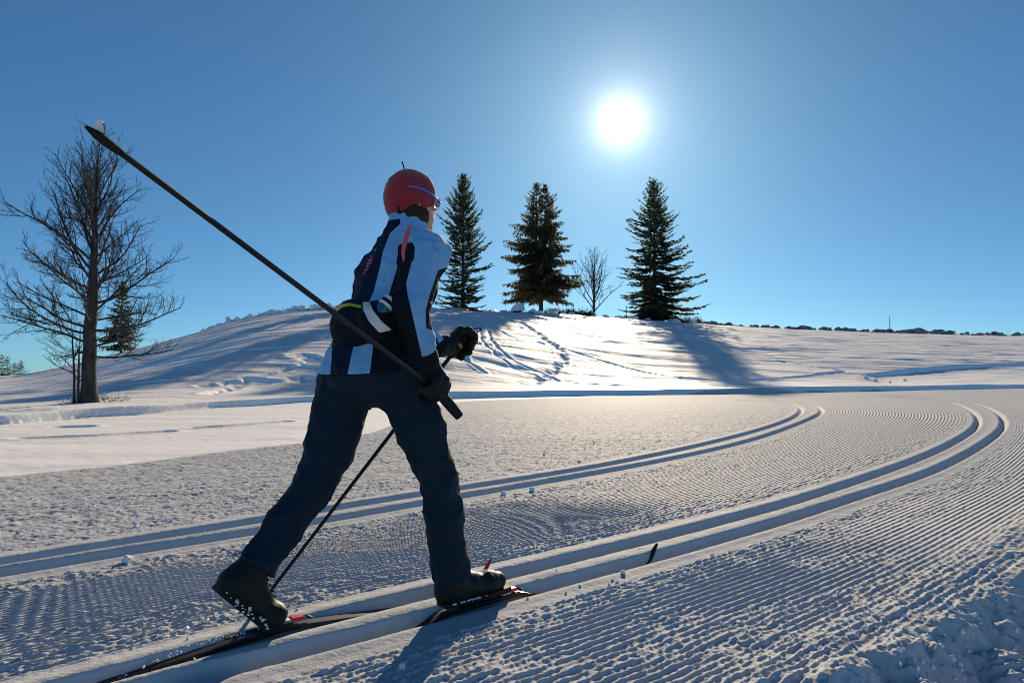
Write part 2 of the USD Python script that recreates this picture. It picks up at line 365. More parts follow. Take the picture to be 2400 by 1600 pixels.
snow_links = [('geo.position', 'n1.vector'), ('geo.position', 'n2.vector'), ('lane.fac', 'ph.value1'), ('ph.value', 'sn.value1'), ('sn.value', 'sw.value1'), ('lw.fac', 'sw.value2'),
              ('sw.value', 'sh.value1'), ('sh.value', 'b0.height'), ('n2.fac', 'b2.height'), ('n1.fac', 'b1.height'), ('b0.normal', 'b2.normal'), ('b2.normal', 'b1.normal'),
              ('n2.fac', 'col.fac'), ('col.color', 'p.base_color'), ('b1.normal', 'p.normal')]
packed_shaded = mat('packed_shaded_snow', snow_nodes, snow_links)                     # old, pressed, a little dirty; darkened further to deepen the shade in grooves and bank
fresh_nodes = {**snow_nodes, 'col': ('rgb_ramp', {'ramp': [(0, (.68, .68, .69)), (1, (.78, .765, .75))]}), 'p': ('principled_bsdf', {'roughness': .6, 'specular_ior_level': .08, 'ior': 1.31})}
fresh = mat('fresh_snow', fresh_nodes, snow_links)
# the sheet is cut into the trail and the untouched snow along the trail's edge
owner = pad((info['trail'] > .5) | (info['R'] < .3) | (info['bank'] > .3)).astype(bool)  # loose bank takes the darker snow, so its shade is partly in the colour
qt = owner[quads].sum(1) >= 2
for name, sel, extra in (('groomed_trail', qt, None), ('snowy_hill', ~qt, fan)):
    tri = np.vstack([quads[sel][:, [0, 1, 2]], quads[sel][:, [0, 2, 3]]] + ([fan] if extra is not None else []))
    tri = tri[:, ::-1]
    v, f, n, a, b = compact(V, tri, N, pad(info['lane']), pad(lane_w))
    p = raw_mesh('/World/' + name, v, f, n, packed_shaded if name == 'groomed_trail' else fresh, {'lane': a, 'ridges': b})
    p.SetCustomDataByKey('kind', 'structure')
def ground_z(x, y):
    x, y = np.atleast_1d(x).astype(float), np.atleast_1d(y).astype(float)
    z, _ = ground_height(x, y); return path_dents(x, y, z)
# ------------------------------------------------------------------ trees
bark = mat('bark', {'n': ('noise_texture', {'scale': 9.0, 'detail': 5.0}), 'g': ('geometry', {}), 'm': ('mapping', {'scale': (1, 1, .25)}), 'b': ('bump', {'strength': .8, 'distance': .03}),
                    'c': ('rgb_ramp', {'ramp': [(.3, (.022, .020, .019)), (.7, (.066, .060, .055))]}), 'p': ('principled_bsdf', {'roughness': .9, 'specular_ior_level': .2})},
           [('g.position', 'm.vector'), ('m.vector', 'n.vector'), ('n.fac', 'c.fac'), ('c.color', 'p.base_color'), ('n.fac', 'b.height'), ('b.normal', 'p.normal')])
twig_mat = mat('twig_bark', {'p': ('principled_bsdf', {'base_color': (.05, .042, .036), 'roughness': .85, 'specular_ior_level': .2})})
def needle(name, c):
    return mat(name, {'oi': ('geometry', {}), 'r': ('rgb_ramp', {'ramp': [(0, tuple(np.array(c) * .65)), (1, tuple(np.array(c) * 1.45))]}),
                      'd': ('principled_bsdf', {'roughness': .7, 'specular_ior_level': .25}), 'tb': ('mix_color', {'blend_type': 'multiply', 'fac': 1.0, 'b': (1.9, 1.9, 1.3), 'use_clamp': False}), 't': ('translucent_bsdf', {}), 'x': ('mix_closure', {'fac': .48})},
               [('oi.random_per_island', 'r.fac'), ('r.color', 'd.base_color'), ('r.color', 'tb.a'), ('tb.result', 't.color'), ('d.BSDF', 'x.closure1'), ('t.BSDF', 'x.closure2')], surface='x.closure')
needles_a = needle('fir_needles', (.085, .115, .095))
needles_b = needle('spruce_needles', (.105, .110, .080))

def limb_path(p, d, L, n, up, wob, r):
    pts = [np.array(p, float)]; d = np.array(d, float); d /= np.linalg.norm(d)
    for i in range(n):
        d = d + r.normal(0, wob, 3) + np.array([0, 0, up]) / n
        d /= np.linalg.norm(d)
        pts.append(pts[-1] + d * (L / n))
    return np.array(pts)
def side_dir(d, ang, roll):
    d = d / np.linalg.norm(d); a = cr3(d, [0.3, .2, .93]); a /= np.linalg.norm(a); b = cr3(d, a)
    return d * math.cos(ang) + (a * math.cos(roll) + b * math.sin(roll)) * math.sin(ang)
def spread(parts, p, d, L, r0, level, r, up, min_r, dens=1.0):
    """A limb with its own branches and twigs."""
    n = max(3, int(6 - level))
    pts = limb_path(p, d, L, n, up, .10 + .05 * level, r)
    rad = np.linspace(r0, max(r0 * .3, min_r), len(pts))
    parts.append(tube(pts, rad, 5 if level == 0 else 4 if level == 1 else 3, cap=False))
    if level >= 3: return
    k = max(2, int(round((L * (5.5 if level == 0 else 8.5 if level == 1 else 13) * dens))))
    k = min(k, (13, 9, 6)[level])
    for i in range(k):
        f = .18 + .82 * (i + r.uniform(.2, .8)) / k
        j = min(int(f * n), n - 1); q = pts[j] + (pts[j + 1] - pts[j]) * (f * n - j)
        t = pts[j + 1] - pts[j]
        spread(parts, q, side_dir(t, r.uniform(.5, .95), r.uniform(0, 6.28)), L * (1.05 - .6 * f) * r.uniform(.32, .58), r0 * (1 - .6 * f) * .55, level + 1, r, up * .9 + .08, min_r, dens)
def bare_tree(name, label, base, H, trunk_r, limbs, seed, lean=(0, 0), min_r=.006, forks=None, dens=1.0, group=None):
    """limbs: (height fraction, bearing, length, climb angle)"""
    r = np.random.default_rng(seed)
    t = thing(name, label, 'tree', base, group)
    n = 22
    h = np.linspace(0, 1, n)
    wob = np.cumsum(r.normal(0, .012, (n, 2)), 0) * H * .14
    line = np.stack([lean[0] * h * H + wob[:, 0], lean[1] * h * H + wob[:, 1], h * H - .25 * (h == 0)], -1)
    rad = trunk_r * np.interp(h, [0, .03, .08, .45, .75, 1], [1.7, 1.2, 1.0, .72, .30, .03])
    obj('trunk', tube(line, np.maximum(rad, min_r), 12), bark, t, smooth=60)
    for hf, az_, L, climb in limbs:
        q = np.array([np.interp(hf, h, line[:, k]) for k in range(3)])
        d = np.array([math.cos(az_) * math.cos(climb), math.sin(az_) * math.cos(climb), math.sin(climb)])
        parts = []
        spread(parts, q, d, L, min(np.interp(hf, h, rad) * .5, .005 + L * .0135), 0, r, .30 + .35 * hf, min_r, dens)
        obj('limb', join(parts), bark, t, smooth=False)
    return t

def conifer(name, label, base, H, R, seed, style, tops=1, bare=.0, group=None, material=needles_a, whorls=34, profile=None, droop=0.0, top_off=.0, scale=1.0):
    """A trunk with whorls of boughs carrying needle sprays."""
    r = np.random.default_rng(seed)
    t = thing(name, label, 'tree', base, group)
    stems = [(0.0, 0.0, H)] if tops == 1 else [(-top_off, .1, H), (top_off, -.1, H * .985)]
    tv, tf, bv = [], [], []
    boughs = []
    for sx, sy, hh in stems:
        z = np.linspace(-.4, hh, 14)
        off = sstep(hh * .10, hh * .55, z)
        line = np.stack([sx * off, sy * off, z], -1)
        boughs.append(tube(line, np.interp(z / hh, [-.05, 0, .1, 1], [H * .022, H * .018, H * .014, .015]), 8))
    bv_, bf_ = join(boughs); obj('trunk', (bv_ * scale, bf_), bark, t, smooth=60)
    wood, quads_ = [], []
    for sx, sy, hh in stems:
        for w in range(whorls):
            f = bare + (1 - bare) * (w + r.uniform(-.3, .3)) / whorls
            if f > .985 or f < bare: continue
            off = float(sstep(hh * .10, hh * .55, f * hh))
            prof = float(np.interp(f, profile[0], profile[1])) * R
            nb = int(r.integers(6, 9))
            a0 = r.uniform(0, 6.28)
            for b in range(nb):
                az_ = a0 + b * 6.28 / nb + r.uniform(-.3, .3)
                if tops == 2 and sx * math.cos(az_) < 0 and f < .9 and r.random() < .5: continue
                L = prof * r.uniform(.50, 1.14) * (1 + .18 * math.sin(3 * az_ + 9 * f + seed)) + .10
                if tops == 2: L *= .80
                climb = np.interp(f, [0, .5, 1], [-.35, -.05, .9]) - droop + r.uniform(-.12, .12)
                if style == 'fir': climb = np.interp(f, [0, .4, 1], [-.12, .22, 1.0]) + r.uniform(-.15, .15)
                d = np.array([math.cos(az_) * math.cos(climb), math.sin(az_) * math.cos(climb), math.sin(climb)])
                p0 = np.array([sx * off, sy * off, f * hh])
                m = 6
                pts = [p0]
                for i in range(m):
                    d = d + np.array([0, 0, (.16 if style != 'droop' else .10) * (i / m)]) + r.normal(0, .05, 3); d /= np.linalg.norm(d)
                    pts.append(pts[-1] + d * L / m)
                pts = np.array(pts)
                wood.append(tube(pts[:-1], np.linspace(.012 + L * .010, .006, m), 3, cap=False))
                # sprays of needles along the bough
                ns = int(14 + L * 17)
                for k in range(ns):
                    g = (k + r.uniform(0, 1)) / ns
                    if g < .16 and L > .8: continue
                    j = min(int(g * m), m - 1); q = pts[j] + (pts[j + 1] - pts[j]) * (g * m - j)
                    ax = pts[j + 1] - pts[j]; ax /= np.linalg.norm(ax)
                    s = cr3(ax, [0, 0, 1.0]); s /= np.linalg.norm(s) + 1e-9
                    side = 1 if r.random() < .5 else -1
                    ln = (.18 + .21 * L * (1 - .75 * g)) * r.uniform(.55, 1.25)
                    out = ax * r.uniform(.5, .9) + s * side * r.uniform(.5, 1.0) + np.array([0, 0, r.uniform(-.25, .2) - (1.1 if style == 'droop' and r.random() < .6 else 0)])
                    out /= np.linalg.norm(out)
                    wd = ln * r.uniform(.15, .26)
                    nx = cr3(out, [r.normal(0, .6), r.normal(0, .6), 1.0]); nx /= np.linalg.norm(nx) + 1e-9
                    mid_, tip = q + out * ln * .5, q + out * ln + np.array([0, 0, -.12 * ln])
                    quads_.append((q, mid_ + nx * wd, tip, mid_ - nx * wd))
    qv = np.array(quads_).reshape(-1, 3); qf = np.arange(len(qv)).reshape(-1, 4)
    wv, wf = join(wood)
    obj('bough', (wv * scale, wf), twig_mat, t, smooth=False).SetCustomDataByKey('kind', 'stuff')
    obj('foliage', (qv * scale, qf), material, t, smooth=False)
    return t
def ground_at(px, py, d):                        # a foot on the snow below that point of the frame
    p = P(px, py, d); p[2] = ground_z(p[0], p[1])[0] - .05
    return p
FIR = ([0, .05, .15, .35, .55, .75, .9, 1], [.9, .98, 1.0, .98, .95, .74, .42, .08])
SPRUCE = ([0, .08, .2, .45, .7, .85, 1], [.80, 1.0, .95, .74, .47, .30, .03])
WIDE = ([0, .08, .2, .4, .6, .8, .92, 1], [.9, 1.0, .95, .85, .66, .44, .27, .06])
conifer('fir_tree', 'slender dark fir on the hill crest just right of the red hat', ground_at(1085, 728, 54.5), 17.9, 3.5, 11, 'fir', scale=.634, profile=FIR, whorls=38)
conifer('spruce_tree', 'broad twin topped spruce with bare lower trunk between the fir and the small bare tree', ground_at(1268, 738, 72), 17.8, 6.9, 12, 'droop', scale=.827, tops=2, bare=.17, material=needles_b, whorls=34, profile=SPRUCE, droop=.12, top_off=.55)
conifer('fir_tree', 'dense tall conifer under the sun, its boughs reaching down to the snow', ground_at(1535, 752, 100), 19.0, 5.6, 13, 'spruce', scale=1.15, profile=WIDE, whorls=44, droop=.02)
conifer('spruce_tree', 'small lopsided spruce behind the big bare tree on the left skyline', ground_at(283, 838, 49), 8.9, 2.6, 14, 'droop', scale=.62, bare=.12, profile=SPRUCE, whorls=20, droop=.05)

conifer('fir_tree', 'dark fir behind the skier on the crest, almost hidden by the jacket', ground_at(930, 738, 52), 10.2, 2.9, 15, 'fir', scale=.62, profile=FIR, whorls=26)
# the big bare tree by the trail
r_ = np.random.default_rng(5)
base = ground_at(207, 962, 13.5)
limbs = []
for i in range(58):
    hf = .19 + .79 * (i / 57) ** 1.05
    az_ = i * 2.39996 + r_.uniform(-.3, .3)
    L = np.interp(hf, [.2, .3, .45, .6, .8, 1.0], [1.5, 1.72, 1.72, 1.65, 1.35, .7]) * r_.uniform(.7, 1.12)
    climb = np.interp(hf, [.2, .35, .6, 1], [.02, .42, .86, 1.2]) + r_.uniform(-.14, .14)
    limbs.append((hf, az_, L, climb))
bare_tree('bare_tree', 'big leafless deciduous tree with spreading crown beside the trail on the left', base, 5.2, .138, limbs, 21, lean=(.004, 0), min_r=.0030, dens=1.35)
for i, (dx, h, s) in enumerate(((-.22, 2.3, 31), (-.12, 1.9, 32))):
    rr = np.random.default_rng(s)
    lm = [(.25 + .07 * k, rr.uniform(2.2, 4.4) if k % 3 else rr.uniform(-.8, .8), rr.uniform(.5, .95), rr.uniform(.15, .8)) for k in range(10)]
    bare_tree('bare_sapling', ('thin leafless sapling at the left foot of the big bare tree', 'second thin stem squeezed between the sapling and the big trunk')[i], base + np.array([dx, -.10 - .05 * i, 0]), h * .9, .027, lm, s, lean=(-.06 + .06 * i, 0), min_r=.003, dens=.55)
# the small bare tree between the conifers
r_ = np.random.default_rng(6)
limbs = [(.10 + .75 * (i / 25), i * 2.39996, np.interp(i, [0, 10, 25], [5.6, 4.6, 1.8]) * r_.uniform(.8, 1.1), np.interp(i, [0, 25], [.88, 1.2])) for i in range(26)]
bare_tree('bare_tree', 'small vase shaped leafless tree between the two tall conifers on the crest', ground_at(1392, 744, 87), 9.4, .19, limbs, 22, min_r=.0135, dens=.22)
# ------------------------------------------------------------------ the skier
def near_on(curve, w):
    i = cKDTree(curve).query(w[:2])[1]; return curve[i]
_a, _b = near_on(cA, G(760, 1450)), near_on(cB, G(1150, 1395))
_a2, _b2 = near_on(cA, G(1000, 1390)), near_on(cB, G(800, 1490))
U = (near_on(cA, G(1000, 1390)) - near_on(cA, G(660, 1475))); U = U / np.linalg.norm(U)
U = np.array([U[0], U[1], 0]); W = np.array([-U[1], U[0], 0]); ZZ = np.array([0, 0, 1.0])
LA, LB = None, None
O = np.array([*( _a + near_on(cB, np.array([*_a, 0]))) / 2, 0.0])
LA = float((np.array([*_a, 0]) - O) @ W)                                  # rail A lies this far left of the middle line
def loc(p): q = np.asarray(p, float) - O; return np.stack([q @ U, q @ W, q[..., 2]], -1)
def wld(q): q = np.asarray(q, float); return O + q[..., 0:1] * U + q[..., 1:2] * W + q[..., 2:3] * ZZ
def S(px, py, l):                                 # the point of the upright plane l metres left of the middle line
    r = ray(px, py); k = (l - (CAMP - O) @ W) / (r @ W); return loc(CAMP + r * k)
def rcone(p, a, b, r1, r2, k=(1, 1, 1)):
    k = np.asarray(k, float); p = p / k; a = np.asarray(a) / k; b = np.asarray(b) / k
    d = b - a; t = np.clip(((p - a) @ d) / (d @ d + 1e-12), 0, 1)
    return (np.linalg.norm(p - a - t[..., None] * d, axis=-1) - (r1 + (r2 - r1) * t)) * min(k)
def ellip(p, c, r, ax=None):
    q = p - np.asarray(c)
    if ax is not None: q = q @ np.asarray(ax).T
    q = q / np.asarray(r); return (np.linalg.norm(q, axis=-1) - 1) * min(r)
def smin(*ds, k=.02):
    o = ds[0]
    for d in ds[1:]:
        h = np.clip(.5 + .5 * (d - o) / k, 0, 1); o = d + (o - d) * h - k * h * (1 - h)
    return o
def nets(fn, lo, hi, h):
    """Surface nets of fn = 0 in the box lo..hi."""
    lo, hi = np.asarray(lo, float), np.asarray(hi, float)
    n = np.ceil((hi - lo) / h).astype(int) + 1
    ax = [lo[k] + np.arange(n[k]) * h for k in range(3)]
    D = np.empty(n)
    for i0 in range(0, n[0], 24):
        g = np.stack(np.meshgrid(ax[0][i0:i0 + 24], ax[1], ax[2], indexing='ij'), -1)
        D[i0:i0 + 24] = fn(g)
    I = D < 0
    c = n - 1
    cnt = np.zeros(c, int)
    for a in (0, 1):
        for b in (0, 1):
            for e in (0, 1): cnt += I[a:a + c[0], b:b + c[1], e:e + c[2]]
    act = (cnt > 0) & (cnt < 8)
    idx = np.full(c, -1); cells = np.argwhere(act); idx[act] = np.arange(len(cells))
    acc = np.zeros((len(cells), 3)); num = np.zeros(len(cells))
    corners = [(a, b, e) for a in (0, 1) for b in (0, 1) for e in (0, 1)]
    val = {k: D[cells[:, 0] + k[0], cells[:, 1] + k[1], cells[:, 2] + k[2]] for k in corners}
    for k in corners:
        for d in range(3):
            if k[d]: continue
            m = list(k); m[d] = 1; m = tuple(m)
            v0, v1 = val[k], val[m]; s = (v0 < 0) != (v1 < 0)
            t = np.where(s, v0 / np.where(s, v0 - v1, 1), 0)
            p = np.tile(np.array(k, float), (len(cells), 1)); p[:, d] += t
            acc[s] += p[s]; num[s] += 1
    v = lo + (cells + acc / num[:, None]) * h
    F = []
    for d in range(3):
        a = np.argwhere(np.take(I, range(n[d] - 1), d) != np.take(I, range(1, n[d]), d))
        e1, e2 = [k for k in range(3) if k != d]
        ok = (a[:, e1] > 0) & (a[:, e2] > 0) & (a[:, e1] < c[e1]) & (a[:, e2] < c[e2]); a = a[ok]
        def cell(o1, o2):
            q = a.copy(); q[:, e1] -= o1; q[:, e2] -= o2; return idx[q[:, 0], q[:, 1], q[:, 2]]
        q = np.stack([cell(1, 1), cell(0, 1), cell(0, 0), cell(1, 0)], 1)
        flip = I[a[:, 0], a[:, 1], a[:, 2]] ^ (d == 1)
        q = np.where(flip[:, None], q, q[:, ::-1]); F.append(q)
    q = np.vstack(F); q = q[(q >= 0).all(1)]
    return v, np.vstack([q[:, [0, 1, 2]], q[:, [0, 2, 3]]])
def vnormals(v, f):
    n = np.zeros_like(v); fn = np.cross(v[f[:, 1]] - v[f[:, 0]], v[f[:, 2]] - v[f[:, 0]])
    for k in range(3): np.add.at(n, f[:, k], fn)
    return n / (np.linalg.norm(n, axis=1, keepdims=True) + 1e-12)
def cut(v, f, n, s):
    """Splits a mesh where the vertex field s crosses zero: (inside v, f, n), (outside v, f, n)."""
    s = np.where(np.abs(s) < 1e-9, 1e-9, s); neg = s < 0
    k = neg[f].sum(1)
    V, N, cache = [v], [n], {}
    mixed = f[(k > 0) & (k < 3)]
    inn, out = [f[k == 3]], [f[k == 0]]
    if len(mixed):
        e = np.sort(np.vstack([mixed[:, [0, 1]], mixed[:, [1, 2]], mixed[:, [2, 0]]]), 1)
        e = np.unique(e[neg[e[:, 0]] != neg[e[:, 1]]], axis=0)
        t = (s[e[:, 0]] / (s[e[:, 0]] - s[e[:, 1]]))[:, None]
        V.append(v[e[:, 0]] * (1 - t) + v[e[:, 1]] * t); nn = n[e[:, 0]] * (1 - t) + n[e[:, 1]] * t
        N.append(nn / (np.linalg.norm(nn, axis=1, keepdims=True) + 1e-12))
        key = {(int(a), int(b)): len(v) + i for i, (a, b) in enumerate(e)}
        E = lambda a, b: key[(min(a, b), max(a, b))]
        ai, ao = [], []
        for tri in mixed.tolist():
            m = [neg[i] for i in tri]; lone = m.index(True) if sum(m) == 1 else m.index(False)
            a, b, c = tri[lone], tri[(lone + 1) % 3], tri[(lone + 2) % 3]
            ab, ac = E(a, b), E(a, c)
            one, two = [[a, ab, ac]], [[ab, b, c], [ab, c, ac]]
            if sum(m) == 1: ai += one; ao += two
            else: ao += one; ai += two
        inn.append(np.array(ai)); out.append(np.array(ao))
    V, N = np.vstack(V), np.vstack(N)
    g = lambda fs: compact(V, np.vstack([x.reshape(-1, 3) for x in fs]).astype(int), N)
    return g(inn), g(out)
def to_px(p):
    q = p - CAMP; c, s = math.cos(PITCH), math.sin(PITCH)
    dep = q[:, 1] * c + q[:, 2] * s; up = -q[:, 1] * s + q[:, 2] * c
    return np.stack([1200 + FPX * q[:, 0] / dep, 800 - FPX * up / dep], -1)
def poly_field(pts, poly):                        # signed distance to a closed outline, negative inside
    a = np.asarray(poly, float); b = np.roll(a, -1, 0)
    best = np.full(len(pts), 1e9); inside = np.zeros(len(pts), bool)
    for p, q in zip(a, b):
        e = q - p; t = np.clip(((pts - p) @ e) / (e @ e), 0, 1)
        best = np.minimum(best, np.linalg.norm(pts - p - t[:, None] * e, axis=1))
        cond = (p[1] > pts[:, 1]) != (q[1] > pts[:, 1])
        with np.errstate(divide='ignore', invalid='ignore'):
            xx = (q[0] - p[0]) * (pts[:, 1] - p[1]) / (q[1] - p[1]) + p[0]
        inside ^= cond & (pts[:, 0] < xx)
    return np.where(inside, -best, best)
def panel(piece, poly, face=True):                # cuts the outline of a sewn panel out of a garment
    v, f, n = piece
    s = poly_field(to_px(v), poly)
    if face:
        view = v - CAMP; view /= np.linalg.norm(view, axis=1, keepdims=True)
        s = np.maximum(s, ((n * view).sum(1) - .10) * 200)
    (iv, if_, in_), (ov, of, on) = cut(v, f, n, s)
    if len(if_) == 0: return (iv, if_, in_), (ov, of, on)
    # only the largest piece becomes the panel, crumbs of it go back to the cloth
    import scipy.sparse as sp, scipy.sparse.csgraph
    g = sp.coo_matrix((np.ones(2 * len(if_)), (np.r_[if_[:, 0], if_[:, 1]], np.r_[if_[:, 1], if_[:, 2]])), shape=(len(iv), len(iv)))
    comp = sp.csgraph.connected_components(g, directed=False)[1][if_[:, 0]]
    big = comp == np.bincount(comp).argmax()
    v2, n2_ = np.vstack([ov, iv]), np.vstack([on, in_])
    return compact(iv, if_[big], in_), compact(v2, np.vstack([of, if_[~big] + len(ov)]), n2_)
def put(name, piece, material, parent):
    return raw_mesh(numbered(path_of(parent), name), piece[0], piece[1], piece[2], material)
def garment(fn, lo, hi, h):
    v, f = nets(fn, lo, hi, h)
    v = wld(v); n = vnormals(v, f)
    c = v.mean(0)
    if (np.cross(v[f[:, 1]] - v[f[:, 0]], v[f[:, 2]] - v[f[:, 0]]) * (v[f].mean(1) - c)).sum() < 0: f = f[:, ::-1]; n = -n
    return v, f, n

def cloth(name, c, rough=.85, weave=900., sheen=.15, strength=.25):
    return mat(name, {'g': ('geometry', {}), 'n': ('noise_texture', {'scale': weave, 'detail': 2.0}), 'n2': ('noise_texture', {'scale': 14.0, 'detail': 3.0}),
                      'r': ('rgb_ramp', {'ramp': [(.25, tuple(np.array(c) * .86)), (.75, tuple(np.array(c) * 1.1))]}),
                      'b': ('bump', {'strength': strength, 'distance': .001}), 'p': ('principled_bsdf', {'roughness': rough, 'specular_ior_level': .16, 'sheen_weight': sheen})},
               [('g.position', 'n.vector'), ('g.position', 'n2.vector'), ('n2.fac', 'r.fac'), ('r.color', 'p.base_color'), ('n.fac', 'b.height'), ('b.normal', 'p.normal')])
m_light = cloth('pale_blue_cloth', (.17, .37, .60))
m_navy = cloth('navy_cloth', (.004, .010, .028), sheen=.0)
m_black = cloth('black_cloth', (.003, .006, .010), sheen=.0)
m_pants = cloth('dark_trouser_cloth', (.0025, .0135, .026), rough=.72, sheen=.0)
m_coral = cloth('coral_tape', (.80, .10, .08))
m_red = cloth('red_knit', (.25, .020, .030), weave=240., sheen=.3, strength=.9)
m_boot = cloth('black_boot_leather', (.004, .010, .010), rough=.5, weave=120., sheen=0)
m_rubber = cloth('black_rubber', (.010, .010, .010), rough=.6, weave=200., sheen=0)
m_glove = cloth('black_glove_leather', (.008, .010, .011), rough=.65, weave=160., sheen=0)
m_white = cloth('off_white_tape', (.62, .58, .56), sheen=0)
m_yellow = cloth('yellow_piping', (.55, .42, .02))
m_skin = mat('skin', {'p': ('principled_bsdf', {'base_color': (.50, .27, .19), 'roughness': .5, 'subsurface_weight': .15, 'subsurface_scale': .004})})
m_hair = cloth('brown_hair', (.032, .014, .008), rough=.55, weave=300., sheen=0, strength=.6)
plain = lambda name, c, rough=.4, metal=0., spec=.5: mat(name, {'p': ('principled_bsdf', {'base_color': c, 'roughness': rough, 'metallic': metal, 'specular_ior_level': spec})})
m_blue_plastic = plain('blue_plastic', (.03, .16, .42), .35)
m_grey = plain('grey_plastic', (.42, .42, .43), .4)
m_lens = plain('mirror_lens', (.55, .57, .60), .08, 1.0)
m_eye = plain('eye', (.6, .58, .55), .2)
m_pole = plain('black_carbon', (.005, .005, .006), .45, 0, .3)
m_steel = plain('steel', (.6, .6, .62), .25, 1.0)
m_red_plastic = plain('red_plastic', (.55, .015, .015), .35)
m_silver = plain('light_plastic', (.62, .60, .60), .4)

# joints, in the skier's own frame (forward, left, up)
hipL, hipR = S(822, 868, .085), S(938, 872, -.085)
lk1, lk, lsh, lank = S(768, 1066, .095), S(732, 1142, .10), S(672, 1222, .10), S(588, 1330, LA)
rk1, rk, rsh, rank = S(985, 1003, -.095), S(1031, 1132, -.10), S(1040, 1205, -.10), S(1058, 1345, -LA)
pel, waist, chest, neck = S(866, 872, 0), S(893, 772, 0), S(930, 655, 0), S(953, 548, 0)
head = S(968, 474, .0)
shR, elR, wrR = S(1003, 590, -.165), S(958, 722, -.235), S(998, 846, -.215)
shL, elL, wrL = S(922, 596, .165), S(948, 760, .20), S(1020, 812, .17)
def folds(p, a, seed, f=(16, 16, 10)):
    q = p * np.asarray(f)
    w = noise(q * .5, seed + 3)
    return a * ((1 - np.abs(noise(q + 1.5 * w[..., None], seed) * 2 - 1)) ** 2 - .45)
def f_pants(p):
    k = (1, 1.28, 1)
    d = smin(rcone(p, pel + [0, 0, .03], pel + [-.022, 0, .0], .112, .124, k),
             rcone(p, hipL, lk1, .106, .078), rcone(p, hipR, rk1, .106, .080), k=.025)
    d = smin(d, rcone(p, lk1, lk, .078, .066), rcone(p, rk1, rk, .080, .064), k=.03)
    d = smin(d, rcone(p, lk, lsh, .066, .066), rcone(p, rk, rsh, .064, .066), k=.02)
    le, re = lank + [.02, 0, .0], rank + [.0, 0, .0]
    d = smin(d, rcone(p, lsh, le, .066, .063), rcone(p, rsh, re, .066, .066), k=.02)
    d = d - folds(p, .013, 1, (15, 15, 13)) - folds(p, .0055, 9, (30, 30, 28))
    # cut off square at the hems
    for j, e in ((lsh, le), (rsh, re)):
        ax = (e - j) / np.linalg.norm(e - j); q = (p - e) @ ax
        near = np.linalg.norm(p - e, axis=-1) < .14
        d = np.where(near, np.maximum(d, q - .005), d)
    return np.maximum(d, p[..., 2] - (pel[2] + .035))
lo = np.minimum.reduce([lank, rank, pel]) - [.12, .20, .06]; hi = np.maximum.reduce([lank, rank, pel, rk]) + [.14, .20, .16]
lo[1], hi[1] = -.30, .30
pants = garment(f_pants, lo, hi, .0075)
def f_jacket(p):
    k = (1, 1.32, 1)
    tor = smin(rcone(p, pel + [-.026, 0, -.035], waist, .146, .119, k), rcone(p, waist, chest, .118, .124, k), k=.04)
    tor = smin(tor, rcone(p, chest, neck + [-.01, 0, -.055], .124, .082, k), k=.05)
    col = rcone(p, neck + [-.02, 0, -.03], neck + [.006, 0, .058], .074, .064)
    aR = smin(rcone(p, shR, elR, .072, .058), rcone(p, elR, wrR, .060, .046), k=.02)
    aL = smin(rcone(p, shL, elL, .070, .058), rcone(p, elL, wrL, .060, .046), k=.02)
    d = smin(tor, col, k=.03)
    d = smin(d, rcone(p, shR, shL, .070, .070), k=.05)
    d = smin(d, aR, k=.018); d = smin(d, aL, k=.018)
    d = d - folds(p, .014, 21, (12, 12, 9)) - folds(p, .006, 29, (26, 26, 24))
    for j, e in ((elR, wrR), (elL, wrL)):
        ax = (e - j) / np.linalg.norm(e - j); q = (p - e) @ ax
        near = np.linalg.norm(p - e, axis=-1) < .10
        d = np.where(near, np.maximum(d, q), d)
    inner = np.linalg.norm((p - (neck + [.012, 0, .085])) * [1, 1, .7], axis=-1) - .056    # hollow of the collar
    d = np.maximum(d, -inner)
    return np.maximum(d, (pel[2] + .002) - p[..., 2] + .06 * (p[..., 0] - pel[0]))
pts = np.array([pel, waist, chest, neck, shR, elR, wrR, shL, elL, wrL])
jacket = garment(f_jacket, pts.min(0) - [.17, .12, .10], pts.max(0) + [.15, .12, .12], .006)

z1 = lambda *pp: zoomed(650, 350, 2.613, pp)
skier = thing('person', 'skier in red beanie and pale blue and navy jacket striding away, seen from behind', 'person', O)
# everything below is given in world coordinates, so undo the Xform's own offset
def rel(piece): return (piece[0] - O,) + tuple(piece[1:])
jk = UsdGeom.Xform.Define(stage, numbered(path_of(skier), 'jacket')).GetPrim()
piece = jacket
DASH = []
for c_ in range(3):
    for r__ in range(6):
        x0, y0 = 597 - c_ * 17 - r__ * 6.5, 612 + c_ * 22 + r__ * 19
        if (c_, r__) in ((0, 5), (2, 0)): continue
        DASH.append(z1((x0, y0), (x0 + 8, y0 - 3), (x0 + 4, y0 + 11), (x0 - 4, y0 + 14)))
coral, piece = panel(piece, z1((800, 466), (820, 468), (800, 555), (782, 620), (781, 672), (770, 692), (758, 640), (762, 585), (780, 530)))
put('coral_stripe', rel(coral), m_coral, jk)
navy, piece = panel(piece, z1((640, 440), (752, 424), (752, 456), (690, 515), (648, 620), (628, 720), (590, 870), (545, 970), (300, 960), (470, 800), (470, 640), (585, 520)))
for dsh in DASH:
    a_, navy = panel(navy, dsh)
    if len(a_[1]): put('red_dash', rel(a_), m_coral, jk)
put('navy_back_panel', rel(navy), m_navy, jk)
dark, piece = panel(piece, z1((738, 592), (770, 572), (828, 570), (843, 600), (837, 672), (822, 690), (788, 825), (800, 900), (815, 960), (845, 1090), (885, 1265), (1000, 1420), (560, 1420), (590, 1180), (600, 1120), (640, 1110), (680, 900), (735, 720), (728, 690), (738, 640)))
put('black_side_panel', rel(dark), m_black, jk)
